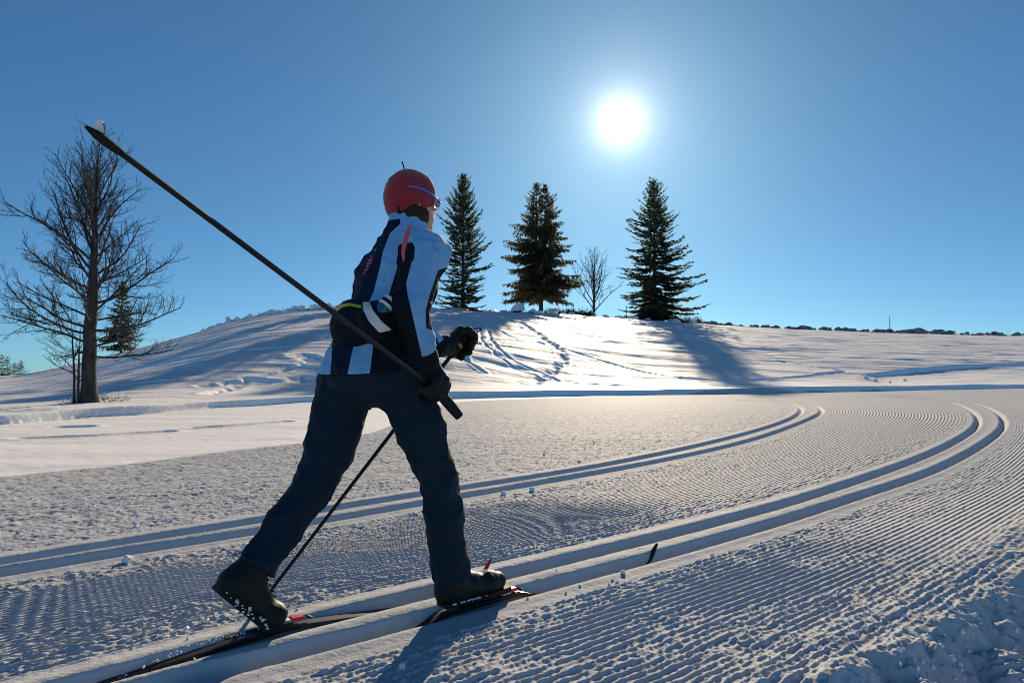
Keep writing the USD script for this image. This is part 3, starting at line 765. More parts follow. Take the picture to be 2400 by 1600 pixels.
mid_, piece = panel(piece, z1((340, 1120), (500, 1120), (460, 1230), (425, 1400), (322, 1400), (330, 1300)))
put('navy_hem_panel', rel(mid_), m_navy, jk)
front, piece = panel(piece, z1((985, 740), (1100, 700), (1100, 1150), (912, 1095), (908, 990), (930, 900)))
put('black_front_panel', rel(front), m_black, jk)
put('shell', rel(piece), m_light, jk)
put('trousers', rel(pants), m_pants, skier)

# body: one continuous figure under the clothes
fw, lf, up = np.array([.97, 0, -.02]), np.array([0, 1.0, 0]), np.array([.02, 0, .97])
hy = math.radians(-9)                              # the head turns a little to the skier's right
hx = np.array([math.cos(hy), math.sin(hy), -.10]); hx /= np.linalg.norm(hx)
hl = np.array([-math.sin(hy), math.cos(hy), 0]); hu = np.cross(hx, hl)
HAX = np.stack([hx, hl, hu]); HS = .90
H_ = lambda x, y, z: head + np.array([x, y, z]) * HS @ HAX
EH = lambda p, c, r: ellip(p, c, tuple(x * HS for x in r), HAX)
def f_body(p):
    d = EH(p, H_(-.006, 0, .018), (.093, .073, .096))
    d = smin(d, EH(p, H_(.040, 0, -.055), (.052, .052, .068)), k=.03)                     # jaw
    d = smin(d, EH(p, H_(.090, 0, -.018), (.016, .011, .022)), EH(p, H_(.083, 0, -.062), (.014, .022, .010)), k=.012)   # nose, lips
    d = smin(d, EH(p, H_(.082, 0, -.098), (.016, .022, .014)), k=.015)
    for s in (-1, 1): d = smin(d, EH(p, H_(.000, s * .074, -.010), (.018, .008, .028)), k=.008)
    d = smin(d, rcone(p, H_(-.015, 0, -.07), neck + [0, 0, -.03], .050, .054), k=.03)
    tor = smin(rcone(p, pel, waist, .10, .09, (1, 1.3, 1)), rcone(p, waist, chest, .09, .10, (1, 1.3, 1)), rcone(p, chest, neck + [-.01, 0, -.06], .10, .06, (1, 1.3, 1)), k=.04)
    d = smin(d, tor, k=.04)
    for a, b, r1, r2 in ((shR, elR, .045, .036), (elR, wrR, .036, .026), (shL, elL, .045, .036), (elL, wrL, .036, .026),
                         (hipL, lk, .075, .048), (lk, lank, .048, .035), (hipR, rk, .075, .048), (rk, rank, .048, .035)):
        d = smin(d, rcone(p, a, b, r1, r2), k=.02)
    return d
ap = np.array([lank, rank, wrR, wrL, head, shR, shL, hipL, elR])
put('body', rel(garment(f_body, ap.min(0) - .12, ap.max(0) + .16, .0085)), m_skin, skier)
for s in (-1, 1):
    e = trimesh.creation.icosphere(2, .0115); e.apply_translation(wld(H_(.080, s * .031, .010)) - O); obj('eye', e, m_eye, skier, smooth=True)
# hat
def f_hat(p):
    d = EH(p, H_(-.010, 0, .026), (.104, .083, .108))
    d = smin(d, EH(p, H_(-.045, 0, -.004), (.066, .072, .095)), k=.04)
    d = d - folds(p, .003, 41, (22, 22, 30))
    h = (p - head) @ hu; x = (p - head) @ hx
    return np.maximum(d, -(h + .058) + .42 * np.maximum(x + .04, -.02))
hat = garment(f_hat, head - [.18, .14, .14], head + [.18, .14, .20], .005)
hat_label, hat = panel(hat, [(931, 482), (936, 481), (938, 496), (933, 497)])
put('beanie', rel(hat), m_red, skier)
put('beanie_label', rel(hat_label), m_black, skier)
tagz = tube(wld(np.array([H_(-.050, 0, .118), H_(-.057, -.002, .140), H_(-.066, -.003, .156)])) - O, [.0035, .003, .003], 6)
obj('beanie_loop', tagz, m_black, skier)
# hair between hat and collar
def f_hair(p):
    d = smin(EH(p, H_(.004, 0, -.066), (.060, .074, .048)), EH(p, H_(-.018, 0, -.050), (.070, .075, .050)), EH(p, H_(-.020, 0, -.085), (.055, .062, .045)), k=.03)
    return d - folds(p, .006, 51, (60, 60, 14))
put('hair', rel(garment(f_hair, head - [.16, .12, .20], head + [.12, .12, .04], .005)), m_hair, skier)
# sunglasses
gl = UsdGeom.Xform.Define(stage, numbered(path_of(skier), 'sunglasses')).GetPrim()
for s in (-1, 1):
    tp = np.array([H_(-.055, s * .080, .034), H_(-.02, s * .0885, .036), H_(.03, s * .090, .028), H_(.068, s * .080, .014), H_(.095, s * .062, .006)])
    t_ = np.linspace(0, 1, 24); tp = CubicSpline(np.linspace(0, 1, 5), tp)(t_)
    obj('temple', tube(wld(tp) - O, .0038, 6), m_blue_plastic, gl, smooth=True)
    u_, v_ = np.meshgrid(np.linspace(-1, 1, 13), np.linspace(-1, 1, 9), indexing='ij')
    yy_ = s * (.036 + .031 * u_ * s * s); x_ = .104 - .20 * (yy_ ** 2) / .09 * .9 - .004 * v_ ** 2
    zz_ = .004 + .022 * v_ * (1 - .25 * u_ ** 2)
    pl = np.stack([H_(a, b, c) for a, b, c in zip(x_.ravel(), yy_.ravel(), zz_.ravel())])
    i_, j_ = np.meshgrid(np.arange(12), np.arange(8), indexing='ij'); q_ = (i_ * 9 + j_).ravel()
    fr_ = np.stack([q_, q_ + 9, q_ + 10, q_ + 1], 1)
    back = pl - hx * .0025
    fb = fr_[:, ::-1] + len(pl)
    rim = np.r_[np.arange(0, 9), np.arange(17, 117, 9), np.arange(115, 107, -1), np.arange(99, 0, -9)]
    rr_ = np.stack([rim, np.roll(rim, -1), np.roll(rim, -1) + len(pl), rim + len(pl)], 1)
    obj('lens', (wld(np.vstack([pl, back])) - O, np.vstack([fr_, fb, rr_])), m_lens, gl, smooth=True)
# boots and gloves
def boot(heel, ball, toe, ankle, shin, side):
    upn = np.cross(ball - heel, [0, 1.0, 0]); upn = -upn / np.linalg.norm(upn)
    if upn[2] < 0: upn = -upn
    def fn(p):
        d = smin(rcone(p, heel + upn * .036 + (ball - heel) * .10, ball + upn * .036, .044, .041, (1, 1.0, 1)), rcone(p, ball + upn * .036, toe + [-.035, 0, .034], .041, .033, (1, 1.15, 1)), k=.02)
        d = smin(d, rcone(p, heel + upn * .045 + (ball - heel) * .14, ankle, .045, .050), rcone(p, ball * .55 + heel * .45 + upn * .055, ankle, .040, .045), k=.03)
        d = smin(d, rcone(p, ankle, ankle + (shin - ankle) * .30, .048, .052), k=.02)
        d = np.maximum(d, -((p - heel) @ upn)) if True else d
        d = np.maximum(d, -(p[..., 2] - toe[2] + .004))
        return d - folds(p, .003, 61, (40, 40, 30))
    pts = np.array([heel, ball, toe, ankle, ankle + (shin - ankle) * .3])
    b = garment(fn, pts.min(0) - .08, pts.max(0) + .08, .005)
    bt = UsdGeom.Xform.Define(stage, numbered(path_of(skier), 'boot')).GetPrim()
    put('upper', rel(b), m_boot, bt)
    prof = [heel + (heel - ball) * .03, heel * .6 + ball * .4, ball, toe + [.01, 0, 0]]; wid = [.032, .034, .045, .030]
    V_, F_ = [], []
    for p, w_ in zip(prof, wid):
        for sg in (-1, 1):
            V_ += [p + np.array([0, sg * w_, 0]) - upn * .012, p + np.array([0, sg * w_, 0]) + upn * .008]
    for i in range(3):
        o = i * 4
        F_ += [[o, o + 4, o + 5, o + 1], [o + 2, o + 3, o + 7, o + 6], [o + 1, o + 5, o + 7, o + 3], [o, o + 2, o + 6, o + 4]]
    F_ += [[0, 1, 3, 2], [12, 14, 15, 13]]
    obj('sole', (wld(np.array(V_)) - O, np.array(F_)), m_rubber, bt, smooth=False)
    lace = [tube(wld(np.array([ankle * (1 - g) + (ball + [.03, 0, .05]) * g + upn * .012 + [.038 * (1 - g), sg * .03, 0] for sg in (-1, -.4, .4, 1)])) - O, .0028, 5) for g in (.25, .4, .55, .7)]
    obj('laces', join(lace), m_black, bt, smooth=True)
rH, rT = S(1038, 1424, -LA), S(1182, 1388, -LA)
rH[2], rT[2] = .014, .014
boot(rH, rH * .30 + rT * .70, rT, rank + [-.005, 0, -.02], rsh, -1)
lT = S(672, 1462, LA); lH = S(512, 1378, LA); lT[2] = .022
lB = lT - [.075, 0, -.004]
boot(lH, lB, lT, lank + [-.01, 0, -.02], lsh, 1)
def fist(name, c, axis, palm, grip=.019, wrap=(20, 265), open_=0.0, wrist=None):
    """A gloved hand round a handle: c on the handle's axis, palm = direction from the handle to the palm, thumb end at +axis."""
    axis = axis / np.linalg.norm(axis); palm = palm - axis * (palm @ axis); palm /= np.linalg.norm(palm); third = np.cross(axis, palm)
    tow = wrist - c; sgn = 1 if tow @ third > 0 else -1
    third = third * -sgn                                        # fingers leave away from the wrist
    ang = lambda a, r, o: c + axis * o + r * (palm * math.cos(a) + third * math.sin(a))
    chains = []
    for i, (o, ln, r) in enumerate(((.034, .95, .0115), (.011, 1.05, .012), (-.012, 1.0, .0115), (-.034, .82, .0105))):
        a0, a1 = math.radians(wrap[0]), math.radians(wrap[0] + (wrap[1] - wrap[0]) * ln * (1 - open_ * (.25 + .16 * i)))
        rr = grip + r * .9 + open_ * .012 * (i + 1) * .5
        an = np.linspace(a0, a1, 5)
        pts = [ang(a, rr + (.010 if k == 0 else .004 if k == 1 else 0) + open_ * .006 * k, o * (1 + .06 * k)) for k, a in enumerate(an)]
        chains.append((pts, r))
    knuck = ang(math.radians(wrap[0] - 5), grip + .022, 0)
    th = [ang(math.radians(-50), grip + .020, .030), ang(math.radians(-95), grip + .016, .050), ang(math.radians(-150), grip + .013, .052), ang(math.radians(-190), grip + .013, .046)]
    def fn(p):
        d = rcone(p, wrist, c * .35 + wrist * .65, .034, .036)
        d = smin(d, rcone(p, wrist * .6 + c * .4 + palm * .006, knuck, .034, .022), k=.02)
        for o in (.034, .011, -.012, -.034):
            d = smin(d, rcone(p, wrist * .65 + c * .35, ang(math.radians(wrap[0] - 5), grip + .017, o), .020, .0155), k=.012)
        for pts, r in chains:
            for a, b in zip(pts[:-1], pts[1:]): d = smin(d, rcone(p, a, b, r, r * .95), k=.005)
        for a, b in zip(th[:-1], th[1:]): d = smin(d, rcone(p, a, b, .0135, .0125), k=.006)
        d = smin(d, rcone(p, wrist * .6 + c * .4, th[0], .02, .0135), k=.015)
        return d - .004 - folds(p, .003, 71, (45, 45, 45))
    allp = np.array([wrist, c, knuck] + th + [q for pts, _ in chains for q in pts])
    put(name, rel(garment(fn, allp.min(0) - .055, allp.max(0) + .055, .004)), m_glove, skier)
# poles
def pole(label, top, tip, strap_dir, r_top=.0085, r_tip=.0055, basket_dir=None, grip_len=.16, white=False, grip_pts=None):
    ax = (tip - top) / np.linalg.norm(tip - top); L = np.linalg.norm(tip - top)
    t = thing('ski_pole', label, 'ski pole', wld(top), 'ski poles held by the skier')
    base = wld(top); q = lambda *pp: wld(np.array(pp)) - base
    obj('shaft', tube(q(top + ax * .10, top + ax * L * .5, top + ax * (L - .03)), [r_top, (r_top + r_tip) / 2, r_tip], 14), m_pole, t, smooth=60)
    g = np.linspace(0, grip_len, 9)
    obj('grip', tube(q(*grip_pts), [.0145, .0165, .0175, .018, .019, .0195, .019, .016], 14), m_rubber, t, smooth=60) if grip_pts is not None else obj('grip', tube(q(*[top + ax * x for x in g]), [.018, .0205, .020, .0185, .018, .0175, .0165, .015, .011], 14), m_rubber, t, smooth=60)
    obj('grip_collar', tube(q(top + ax * .088, top + ax * .102), .0182, 14), plain('cork' if not white else 'cork_pale', (.45, .18, .09), .7), t, smooth=40)
    a = top + ax * .015; sd = strap_dir / np.linalg.norm(strap_dir)
    n_ = np.cross(ax, sd); k = np.linspace(0, 2 * math.pi, 22)
    lp = [a + sd * (.026 - .026 * math.cos(x)) + (-ax) * .014 * math.sin(x) for x in k]
    obj('strap', tube(q(*lp), .0028, 6, cap=False), m_rubber, t, smooth=True)
    e = top + ax * L
    cone = tube(q(e - ax * .060, e - ax * .028, e - ax * .010, e + ax * .012), [.0066, .0088, .0075, .0022], 12)
    obj('tip_holder', cone, m_rubber, t, smooth=40)
    obj('tip_point', tube(q(e + ax * .008, e + ax * .030), [.0028, .0008], 8), m_steel, t)
    bd = basket_dir - ax * (basket_dir @ ax); bd /= np.linalg.norm(bd); cr = np.cross(ax, bd)
    V_, F_ = [], []
    b0 = e - ax * .022; an = np.linspace(-.55, .55, 13)
    for x in an:
        for w_, rad_ in ((0, .010), (1, .028 - .010 * abs(x))):
            dirn = bd * math.cos(x) + cr * math.sin(x)
            for th_ in (-.0016, .0016): V_.append(b0 + dirn * rad_ + ax * (.014 * w_) + ax * th_)
    for i in range(12):
        o = i * 4
        F_ += [[o, o + 4, o + 6, o + 2], [o + 1, o + 3, o + 7, o + 5], [o + 2, o + 6, o + 7, o + 3]]
    obj('basket', (q(*V_), np.array(F_)), m_silver if white else m_rubber, t, smooth=False)
tipR = loc(P(212, 305, 1.12)); hR = S(1012, 905, -.225)
axR = (hR - tipR) / np.linalg.norm(hR - tipR); topR = hR + axR * .135
gE = S(1077, 976, -.215)
gB = CubicSpline([0, .5, 1], np.array([hR - axR * .075, hR + axR * .03, gE]))
GP = gB(np.linspace(0, 1, 8))
pole('black ski pole trailing from the near hand, its tip high in the air at left', topR, tipR, np.array([.2, -.6, -.8]), 0.0085, .0058, loc(P(212, 240, 1.12)) - tipR, white=True, grip_pts=GP)
fist('glove', hR, axR, loc(P(1040, 880, 2.3)) - loc(P(1010, 905, 2.3)), wrist=wrR + (wrR - elR) / np.linalg.norm(wrR - elR) * .015)
tipL = loc(G(597, 1432, .0)); topL = S(1104, 772, .215)
axL = (topL - tipL) / np.linalg.norm(topL - tipL)
pole('black ski pole planted in the snow behind the legs, held by the far hand', topL, tipL, np.array([.8, -.5, .2]), .0088, .0062, np.array([-1.0, -.3, 0]))
hL = topL - axL * .075
fist('glove', hL, axL, loc(P(1030, 800, 2.8)) - loc(P(1080, 815, 2.8)), wrap=(10, 250), open_=.55, wrist=wrL + (wrL - elL) / np.linalg.norm(wrL - elL) * .012)
put_c = lambda e, j, nm: obj(nm, tube(wld(np.array([e + (j - e) / np.linalg.norm(j - e) * .03, e, e + (e - j) / np.linalg.norm(e - j) * .03])) - O, [.0475, .046, .042], 18), m_black, skier, smooth=60)
put_c(wrR, elR, 'glove_cuff'); put_c(wrL, elL, 'glove_cuff')
# belt bag with a bottle
def f_bag(p):
    c = S(836, 762, -.045) + [-.01, 0, 0]
    d = ellip(p, c, (.072, .108, .088))
    d = smin(d, ellip(p, c + [.045, -.085, .012], (.050, .070, .066)), k=.03)
    q = S(882, 757, -.19)
    d = smin(d, ellip(p, q, (.050, .040, .055)), k=.05)
    belt = np.abs(p[..., 2] - (waist[2] - .018 - .10 * (p[..., 0] - waist[0]))) - .026
    ring = np.maximum(np.abs(rcone(p, waist + [0, 0, -.2], waist + [0, 0, .2], .131, .131, (1, 1.32, 1))) - .006, belt)
    return smin(d, ring, k=.012) - folds(p, .004, 81, (20, 20, 20))
bagc = S(836, 762, -.045)
bag = garment(f_bag, bagc - [.12, .26, .14], bagc + [.34, .32, .14], .0055)
bg_ = thing('waist_bag', 'black hip bag with off white stripes strapped round the back of the skier', 'hip bag', O)
st1, bag = panel(bag, z1((523, 935), (560, 925), (585, 985), (640, 1055), (703, 1106), (625, 1122), (560, 1052), (525, 980)))
st2, bag = panel(bag, z1((358, 1142), (470, 1122), (548, 1156), (410, 1216)))
pip, bag = panel(bag, z1((350, 978), (385, 948), (440, 940), (515, 955), (512, 972), (445, 957), (400, 966), (365, 990)))
put('stripe', rel(st1), m_white, bg_); put('stripe', rel(st2), m_white, bg_); put('piping', rel(pip), m_yellow, bg_); put('pouch', rel(bag), m_black, bg_)
bt_ = thing('drinking_bottle', 'small sports bottle with grey ringed cap tucked in the hip bag', 'bottle', O)
b0, b1 = S(892, 731, -.205), S(921, 700, -.215)
bx = (b1 - b0) / np.linalg.norm(b1 - b0); bp = lambda x: b0 + bx * x
m_teal = plain('teal_plastic', (.015, .09, .12), .15)
seg = lambda xs, rs: tube(wld(np.array([bp(x) for x in xs])) - O, rs, 20)
obj('bottle_body', seg([-.05, .0, .020, .022], [.022, .024, .024, .023]), m_teal, bt_, smooth=40)
obj('cap_ring', seg([.022, .023, .031, .032], [.024, .028, .028, .025]), m_silver, bt_, smooth=40)
obj('cap_band', seg([.033, .034, .042, .043], [.024, .0275, .0275, .025]), m_rubber, bt_, smooth=40)
obj('cap', seg([.044, .045, .055, .057], [.024, .027, .025, .016]), m_silver, bt_, smooth=40)
lpc = bp(.068); cr_ = np.array([.5, -.6, .1])
kk = np.linspace(0, 2 * math.pi, 24); e1 = np.cross(bx, cr_); e1 /= np.linalg.norm(e1)
obj('carry_loop', tube(wld(np.array([lpc + bx * .020 * math.cos(x) + e1 * .012 * math.sin(x) for x in kk])) - O, .0032, 6, cap=False), m_grey, bt_, smooth=True)
# skis
def ski(label, toe, tip_at, tail, lift, red=False):
    t = thing('ski', label, 'ski', wld(np.array([toe[0], toe[1], 0])), 'cross country skis on the skier')
    base = np.array([toe[0], toe[1], 0])
    L = tip_at - tail; n = 60
    s = np.linspace(tail, tip_at, n); V_, F_ = [], []
    for i, x in enumerate(s):
        g = (x - tail) / L
        z = lift(x) + (max(0.0, x - tip_at + .17) / .17) ** 2.2 * (.12 if red else .09)
        w_ = .0225 * (1 - .72 * float(sstep(.965, 1.0, g))) * (1 - .35 * float(sstep(.04, 0, g)))
        th_ = .004 + .010 * math.sin(math.pi * min(max(g, 0), 1)) ** .8
        for sg in (-1, 1):
            V_ += [[x, toe[1] + sg * w_, z], [x, toe[1] + sg * w_ * .93, z + th_]]
    for i in range(n - 1):
        o = i * 4
        F_ += [[o, o + 1, o + 5, o + 4], [o + 2, o + 6, o + 7, o + 3], [o + 1, o + 3, o + 7, o + 5], [o, o + 4, o + 6, o + 2]]
    F_ += [[0, 2, 3, 1], [4 * n - 4, 4 * n - 3, 4 * n - 1, 4 * n - 2]]
    V_ = np.array(V_); F_ = np.array(F_)
    q = lambda v: wld(np.asarray(v, float)) - wld(base)
    cutx = tip_at - .19 if red else 9
    mid_f = V_[F_].mean(1)[:, 0]
    for nm, sel, mm in (('ski_body', mid_f <= cutx, m_pole), ('ski_tip', mid_f > cutx, m_red_plastic)):
        if sel.any():
            v_, f_ = compact(V_, F_[sel]); obj(nm, (q(v_), f_), mm, t, smooth=30)
    zt = float(lift(toe[0])) + .018
    def block(x0, x1, w_, z0, z1_, m_, nm, taper=.8):
        b = np.array([[x0, -w_, z0], [x1, -w_ * taper, z0], [x1, w_ * taper, z0], [x0, w_, z0], [x0 + .004, -w_ * .9, z1_], [x1 - .006, -w_ * taper * .8, z1_ - .004], [x1 - .006, w_ * taper * .8, z1_ - .004], [x0 + .004, w_ * .9, z1_]])
        b[:, 1] += toe[1]; b[:, 2] += zt
        obj(nm, (q(b), np.array([[0, 3, 2, 1], [4, 5, 6, 7], [0, 1, 5, 4], [1, 2, 6, 5], [2, 3, 7, 6], [3, 0, 4, 7]])), m_, t, smooth=False)
    x = toe[0]
    block(x - .20, x - .02, .018, 0, .004, m_rubber, 'binding_plate', 1)
    block(x - .032, x + .012, .030, .004, .020, m_silver, 'binding_clamp', .95)
    block(x + .013, x + .062, .019, .002, .017, m_red_plastic if True else m_rubber, 'binding_lever', .55)
    block(x + .071, x + .088, .014, .002, .008, m_rubber, 'binding_end', .8)
lt0, rt0 = float(lT[0]), float(rT[0])
tipRx = S(1540, 1285, -LA)[0]; tipLx = S(1150, 1350, LA)[0]
ski('black ski under the front foot, its curved tip rising from the near track', np.array([rt0, -LA, 0]), tipRx, rt0 - .92, lambda x: -.027 - .038 * max(float(sstep(.05, .2, x - rt0)), float(sstep(.27, .42, rt0 - x))))
ski('black ski with red tip under the rear foot, tail lifted out of the far track', np.array([lt0, LA, 0]), tipLx, lt0 - .93, lambda x: -.002 - .048 * min(max((x - lt0) / .5, 0), 1) - .048 * min(max((lt0 - x) / .92, 0), 1), red=True)
# ------------------------------------------------------------------ snow lumps, brush, stakes
lump_snow = mat('lump_snow', {'g': ('geometry', {}), 'n': ('noise_texture', {'scale': 30.0, 'detail': 4.0}), 'b': ('bump', {'strength': .6, 'distance': .02}),
                              'p': ('principled_bsdf', {'base_color': (.74, .73, .72), 'roughness': .65, 'specular_ior_level': .1})},
                [('g.position', 'n.vector'), ('n.fac', 'b.height'), ('b.normal', 'p.normal')])
shaded_dirty_snow = mat('shaded_dirty_snow', {'g': ('geometry', {}), 'n': ('noise_texture', {'scale': 3.0, 'detail': 4.0}), 'c': ('rgb_ramp', {'ramp': [(.35, (.10, .085, .07)), (.75, (.42, .41, .40))]}), 'p': ('principled_bsdf', {'roughness': .85, 'specular_ior_level': .1})}, [('g.position', 'n.vector'), ('n.fac', 'c.fac'), ('c.color', 'p.base_color')])  # backlit shade of the skyline clods put into the colour, with some soil brown
def lump(seed, size, sub=3, squash=.75, rough=.35):
    m = trimesh.creation.icosphere(sub, 1.0); v = m.vertices
    rot = np.linalg.qr(np.random.default_rng(seed).normal(0, 1, (3, 3)))[0]; w = v @ rot
    k = 1 + rough * (fbm(w * 1.3 + seed * 3.7, 3, seed) * 2 - 1) + rough * .5 * (np.abs(fbm(w * 3.1 + seed, 2, seed + 5) * 2 - 1))
    m.vertices = v * k[:, None] * np.asarray(size) * [1, 1, squash]
    return m
rl = np.random.default_rng(17)
def crest_at(px): return float(at_col(CREST[:, 2], CREST[:, 0], np.array([px]))[0]), float(at_col(CREST[:, 1], CREST[:, 0], np.array([px]))[0])
def SC(px): return crest_at(px)[0] / 87.0
def on_crest(px, back):
    d, row = crest_at(px); d -= back * SC(px)
    x, y = (px - 1200) / FPX * d, d
    return np.array([x, y, ground_z(x, y)[0]])
# the one big block, and the row of lumps ploughed up along the crest
o = on_crest(1214, 2.2)
b = lump(3, (.46, .33, .56), 3, 1.15, .75); b.apply_transform(trimesh.transformations.rotation_matrix(.45, (0, 1, 0)))
obj('snow_block', b, lump_snow, None, True, 'largest upright block of snow on the crest left of the twin spruce', 'snow block', None, None, o + [0, 0, .26])
LUMPS = dict(zip((1250, 1265, 1295, 1320, 1340, 1355, 1385, 1420, 1450, 1485, 1518, 1580, 1625), (
    'snow lump right beside the upright block, under the left edge of the twin spruce', 'small snow lump at the trunk foot of the twin spruce', 'broad snow lump just right of the twin spruce trunk', 'small snow lump under the right boughs of the twin spruce',
    'small snow lump in front of the branch heap', 'snow lump at the right end of the branch heap', 'biggest snow lump, right at the foot of the small bare tree', 'snow lump just right of the small bare tree', 'snow lump halfway between small bare tree and thin stake',
    'snow lump just right of the thin stake by the tall conifer', 'small snow lump under the left boughs of the tall conifer', 'snow lump in front of the tall conifer', 'snow lump by the dark brush right of the tall conifer')))
for px, sz in ((1250, .55), (1295, .70), (1355, .55), (1385, .75), (1420, .50), (1450, .45), (1485, .60), (1320, .35), (1265, .35), (1340, .34), (1518, .4), (1580, .5), (1625, .45)):
    sz *= SC(px); o = on_crest(px, rl.uniform(1.6, 2.6)); k = int(rl.integers(1, 99))
    obj('snow_lump', lump(k, (sz * rl.uniform(.8, 1.3), sz, sz), 3, .7, .7), lump_snow, None, True, LUMPS[px], 'snow lump', 'snow lumps along the crest under the conifers', None, o + [0, 0, sz * .25])
for i in range(46):
    px = 1640 + i * 17 + rl.uniform(-6, 6); sz = rl.uniform(.15, .44) * (1.25 if px > 1880 and rl.random() < .3 else 1)
    sz *= SC(px); o = on_crest(px, rl.uniform(.6, 2.0)); k = int(rl.integers(1, 99))
    obj('snow_clod', lump(k, (sz * rl.uniform(1.0, 1.9), sz, sz), 2, .75, .9), shaded_dirty_snow, None, True, 'shadowed clod in the row along the right skyline', 'snow clod', 'clods along the right skyline', None, o + [0, 0, sz * .20])
for i in range(40):
    px = 470 + i * 8.2 + rl.uniform(-4, 4); sz = rl.uniform(.14, .46)
    sz *= SC(px); o = on_crest(px, rl.uniform(.4, 1.8)); k = int(rl.integers(1, 99))
    obj('snow_clod', lump(k, (sz * rl.uniform(.9, 1.5), sz, sz), 2, .85, .9), lump_snow, None, True, 'clod of snow on the left crest of the hill', 'snow clod', 'clods along the left crest of the hill', None, o + [0, 0, sz * .25])

# thin marker stakes
def stake(px, top_row, back, label):
    o = on_crest(px, back); d = o[1]
    h = max(.4, EYE + (HZ - top_row) / FPX * d - o[2])
    t = thing('marker_stake', label, 'stake', o)
    obj('stick', tube(np.array([[0, 0, -.2], [.01, 0, h * .5], [0, 0, h]]), np.array([.045, .042, .040]) * SC(px), 8), bark, t)
    obj('reflector_band', tube(np.array([[0, 0, h * .86], [0, 0, h * .95]]), .046 * SC(px), 8), m_grey, t)
stake(662, 723, 1.0, 'short thin stake on the left crest of the hill')
stake(802, 702, 1.0, 'thin stake on the crest just left of the skier')
stake(1469, 716, 2.0, 'thin stake on the crest left of the tall conifer under the sun')
stake(2087, 742, 1.5, 'lone thin stake on the skyline at far right')

# heap of cut branches and a log between the conifers
def brush(name, label, c, n, size, h, seed, material=twig_mat, r0=.02):
    r = np.random.default_rng(seed); parts = []
    for i in range(n):
        p = np.array([r.uniform(-1, 1) * size[0], r.uniform(-1, 1) * size[1], 0]); f = max(0., 1 - abs(p[0]) / size[0]) ** .5
        p[2] = r.uniform(0, h * .7) * f
        d = np.array([r.normal(0, 1), r.normal(0, .6), abs(r.normal(0, .55))])
        L = r.uniform(.35, 1.0) * h * 1.3
        spread(parts, p, d, L, r0, 2, r, .2, r0 * .35, 1.0)
    x = thing(name, label, 'brush', c); obj('branches', join(parts), material, x, smooth=False)
    v, f = [], []
    return x
brush('branch_heap', 'dark heap of cut branches on the crest between twin spruce and small bare tree', on_crest(1330, -.6) + [0, 0, .1], 380, (3.0, .7), .75, 1, r0=.033)
brush('branch_heap', 'low scatter of dark branches on the crest left of the twin spruce', on_crest(1222, -.8), 90, (1.5, .5), .42, 2, r0=.028)
brush('branch_heap', 'dark brush at the right foot of the tall conifer under the sun', on_crest(1612, -.3), 200, (2.2, .8), 1.0, 3, r0=.032)
lg = thing('fallen_log', 'dark log lying on the crest between slender fir and twin spruce', 'log', on_crest(1180, -.4) + [0, 0, .14])
obj('stem', tube(np.array([[-2.6, 0, -.12], [-.8, .05, .02], [1.0, 0, .10], [2.6, 0, .2]]) * .66, [.13, .125, .11, .09], 10), bark, lg)
for x_ in (-1.2, .4, 1.5): obj('stub', tube(np.array([[x_, 0, .1], [x_ + .1, -.1, .42]]) * .66, [.033, .013], 6), bark, lg)
brush('dry_shrub', 'dry brown stalks poking from snow at the right foot of the big bare tree', ground_at(245, 948, 13.8), 46, (.42, .16), .22, 5, r0=.006)
brush('dry_shrub', 'small tuft of dry stalks at the left foot of the big bare tree', ground_at(170, 968, 13.3), 30, (.22, .12), .16, 6, r0=.006)
# far wood at the left end of the skyline
for i, (px, h) in enumerate(((-12, 9.5), (4, 11), (18, 10), (34, 7.5), (50, 8.5))):
    d = 260.0; x_, y_ = (px - 1200) / FPX * d, d; zb = EYE + (HZ - 889) / FPX * d
    conifer('far_fir', ('tiny far fir cut by the left border', 'tallest tiny far fir near the left border', 'tiny far fir right beside the tallest one at left', 'shortest tiny far fir at the left end of the skyline', 'rightmost tiny far fir at the left end of the skyline')[i], (x_, y_, zb - 4), h + 3, 3.6, 60 + i, 'spruce', whorls=17, profile=WIDE, group='far firs at the left end of the skyline')

# loose crumbs of snow on the groomed lanes
NC = 26000
cx = rl.uniform(-4.2, 6.0, NC * 3); cy = rl.uniform(1.3, 9.0, NC * 3)
keepm = rl.random(NC * 3) < np.clip(2.6 / np.hypot(cx, cy), 0, 1) ** 2.3
cx, cy = cx[keepm], cy[keepm]
zc, ic = ground_height(cx, cy)
wgt = np.clip(ic['rough'] * .9 + .10 * ic['flat'] + .02, 0, 1) * ic['trail'] + ic['bank'] * 1.6
clump = np.clip(n2(cx, cy, 2.2, 171) * 1.3 + .35, .02, 1)
sel = rl.random(len(cx)) < wgt * clump
cx, cy, zc = cx[sel], cy[sel], zc[sel]
protos = UsdGeom.Xform.Define(stage, '/World/snow_crumbs/shapes')
pi = UsdGeom.PointInstancer.Define(stage, '/World/snow_crumbs')
for i in range(5):
    usdkit.mesh(stage, f'/World/snow_crumbs/shapes/crumb' + (f'_{i:03d}' if i else ''), lump(200 + i, (1, 1, 1), 1 if i < 4 else 2, .85, .8), lump_snow, smooth=False if i % 2 else True)
pi.CreatePrototypesRel().SetTargets([Sdf.Path('/World/snow_crumbs/shapes/crumb' + (f'_{i:03d}' if i else '')) for i in range(5)])
bank_ = ic['bank'][sel]; n_ = len(cx); sz = (1 + .9 * bank_) * .0016 + .0034 * (1 + bank_) * rl.random(n_) ** 3 + .009 * rl.random(n_) ** 22
pi.CreateProtoIndicesAttr(Vt.IntArray.FromNumpy(rl.integers(0, 5, n_).astype(np.int32)))
pi.CreatePositionsAttr(Vt.Vec3fArray.FromNumpy(np.stack([cx, cy, zc + sz * .45], -1).astype(np.float32)))
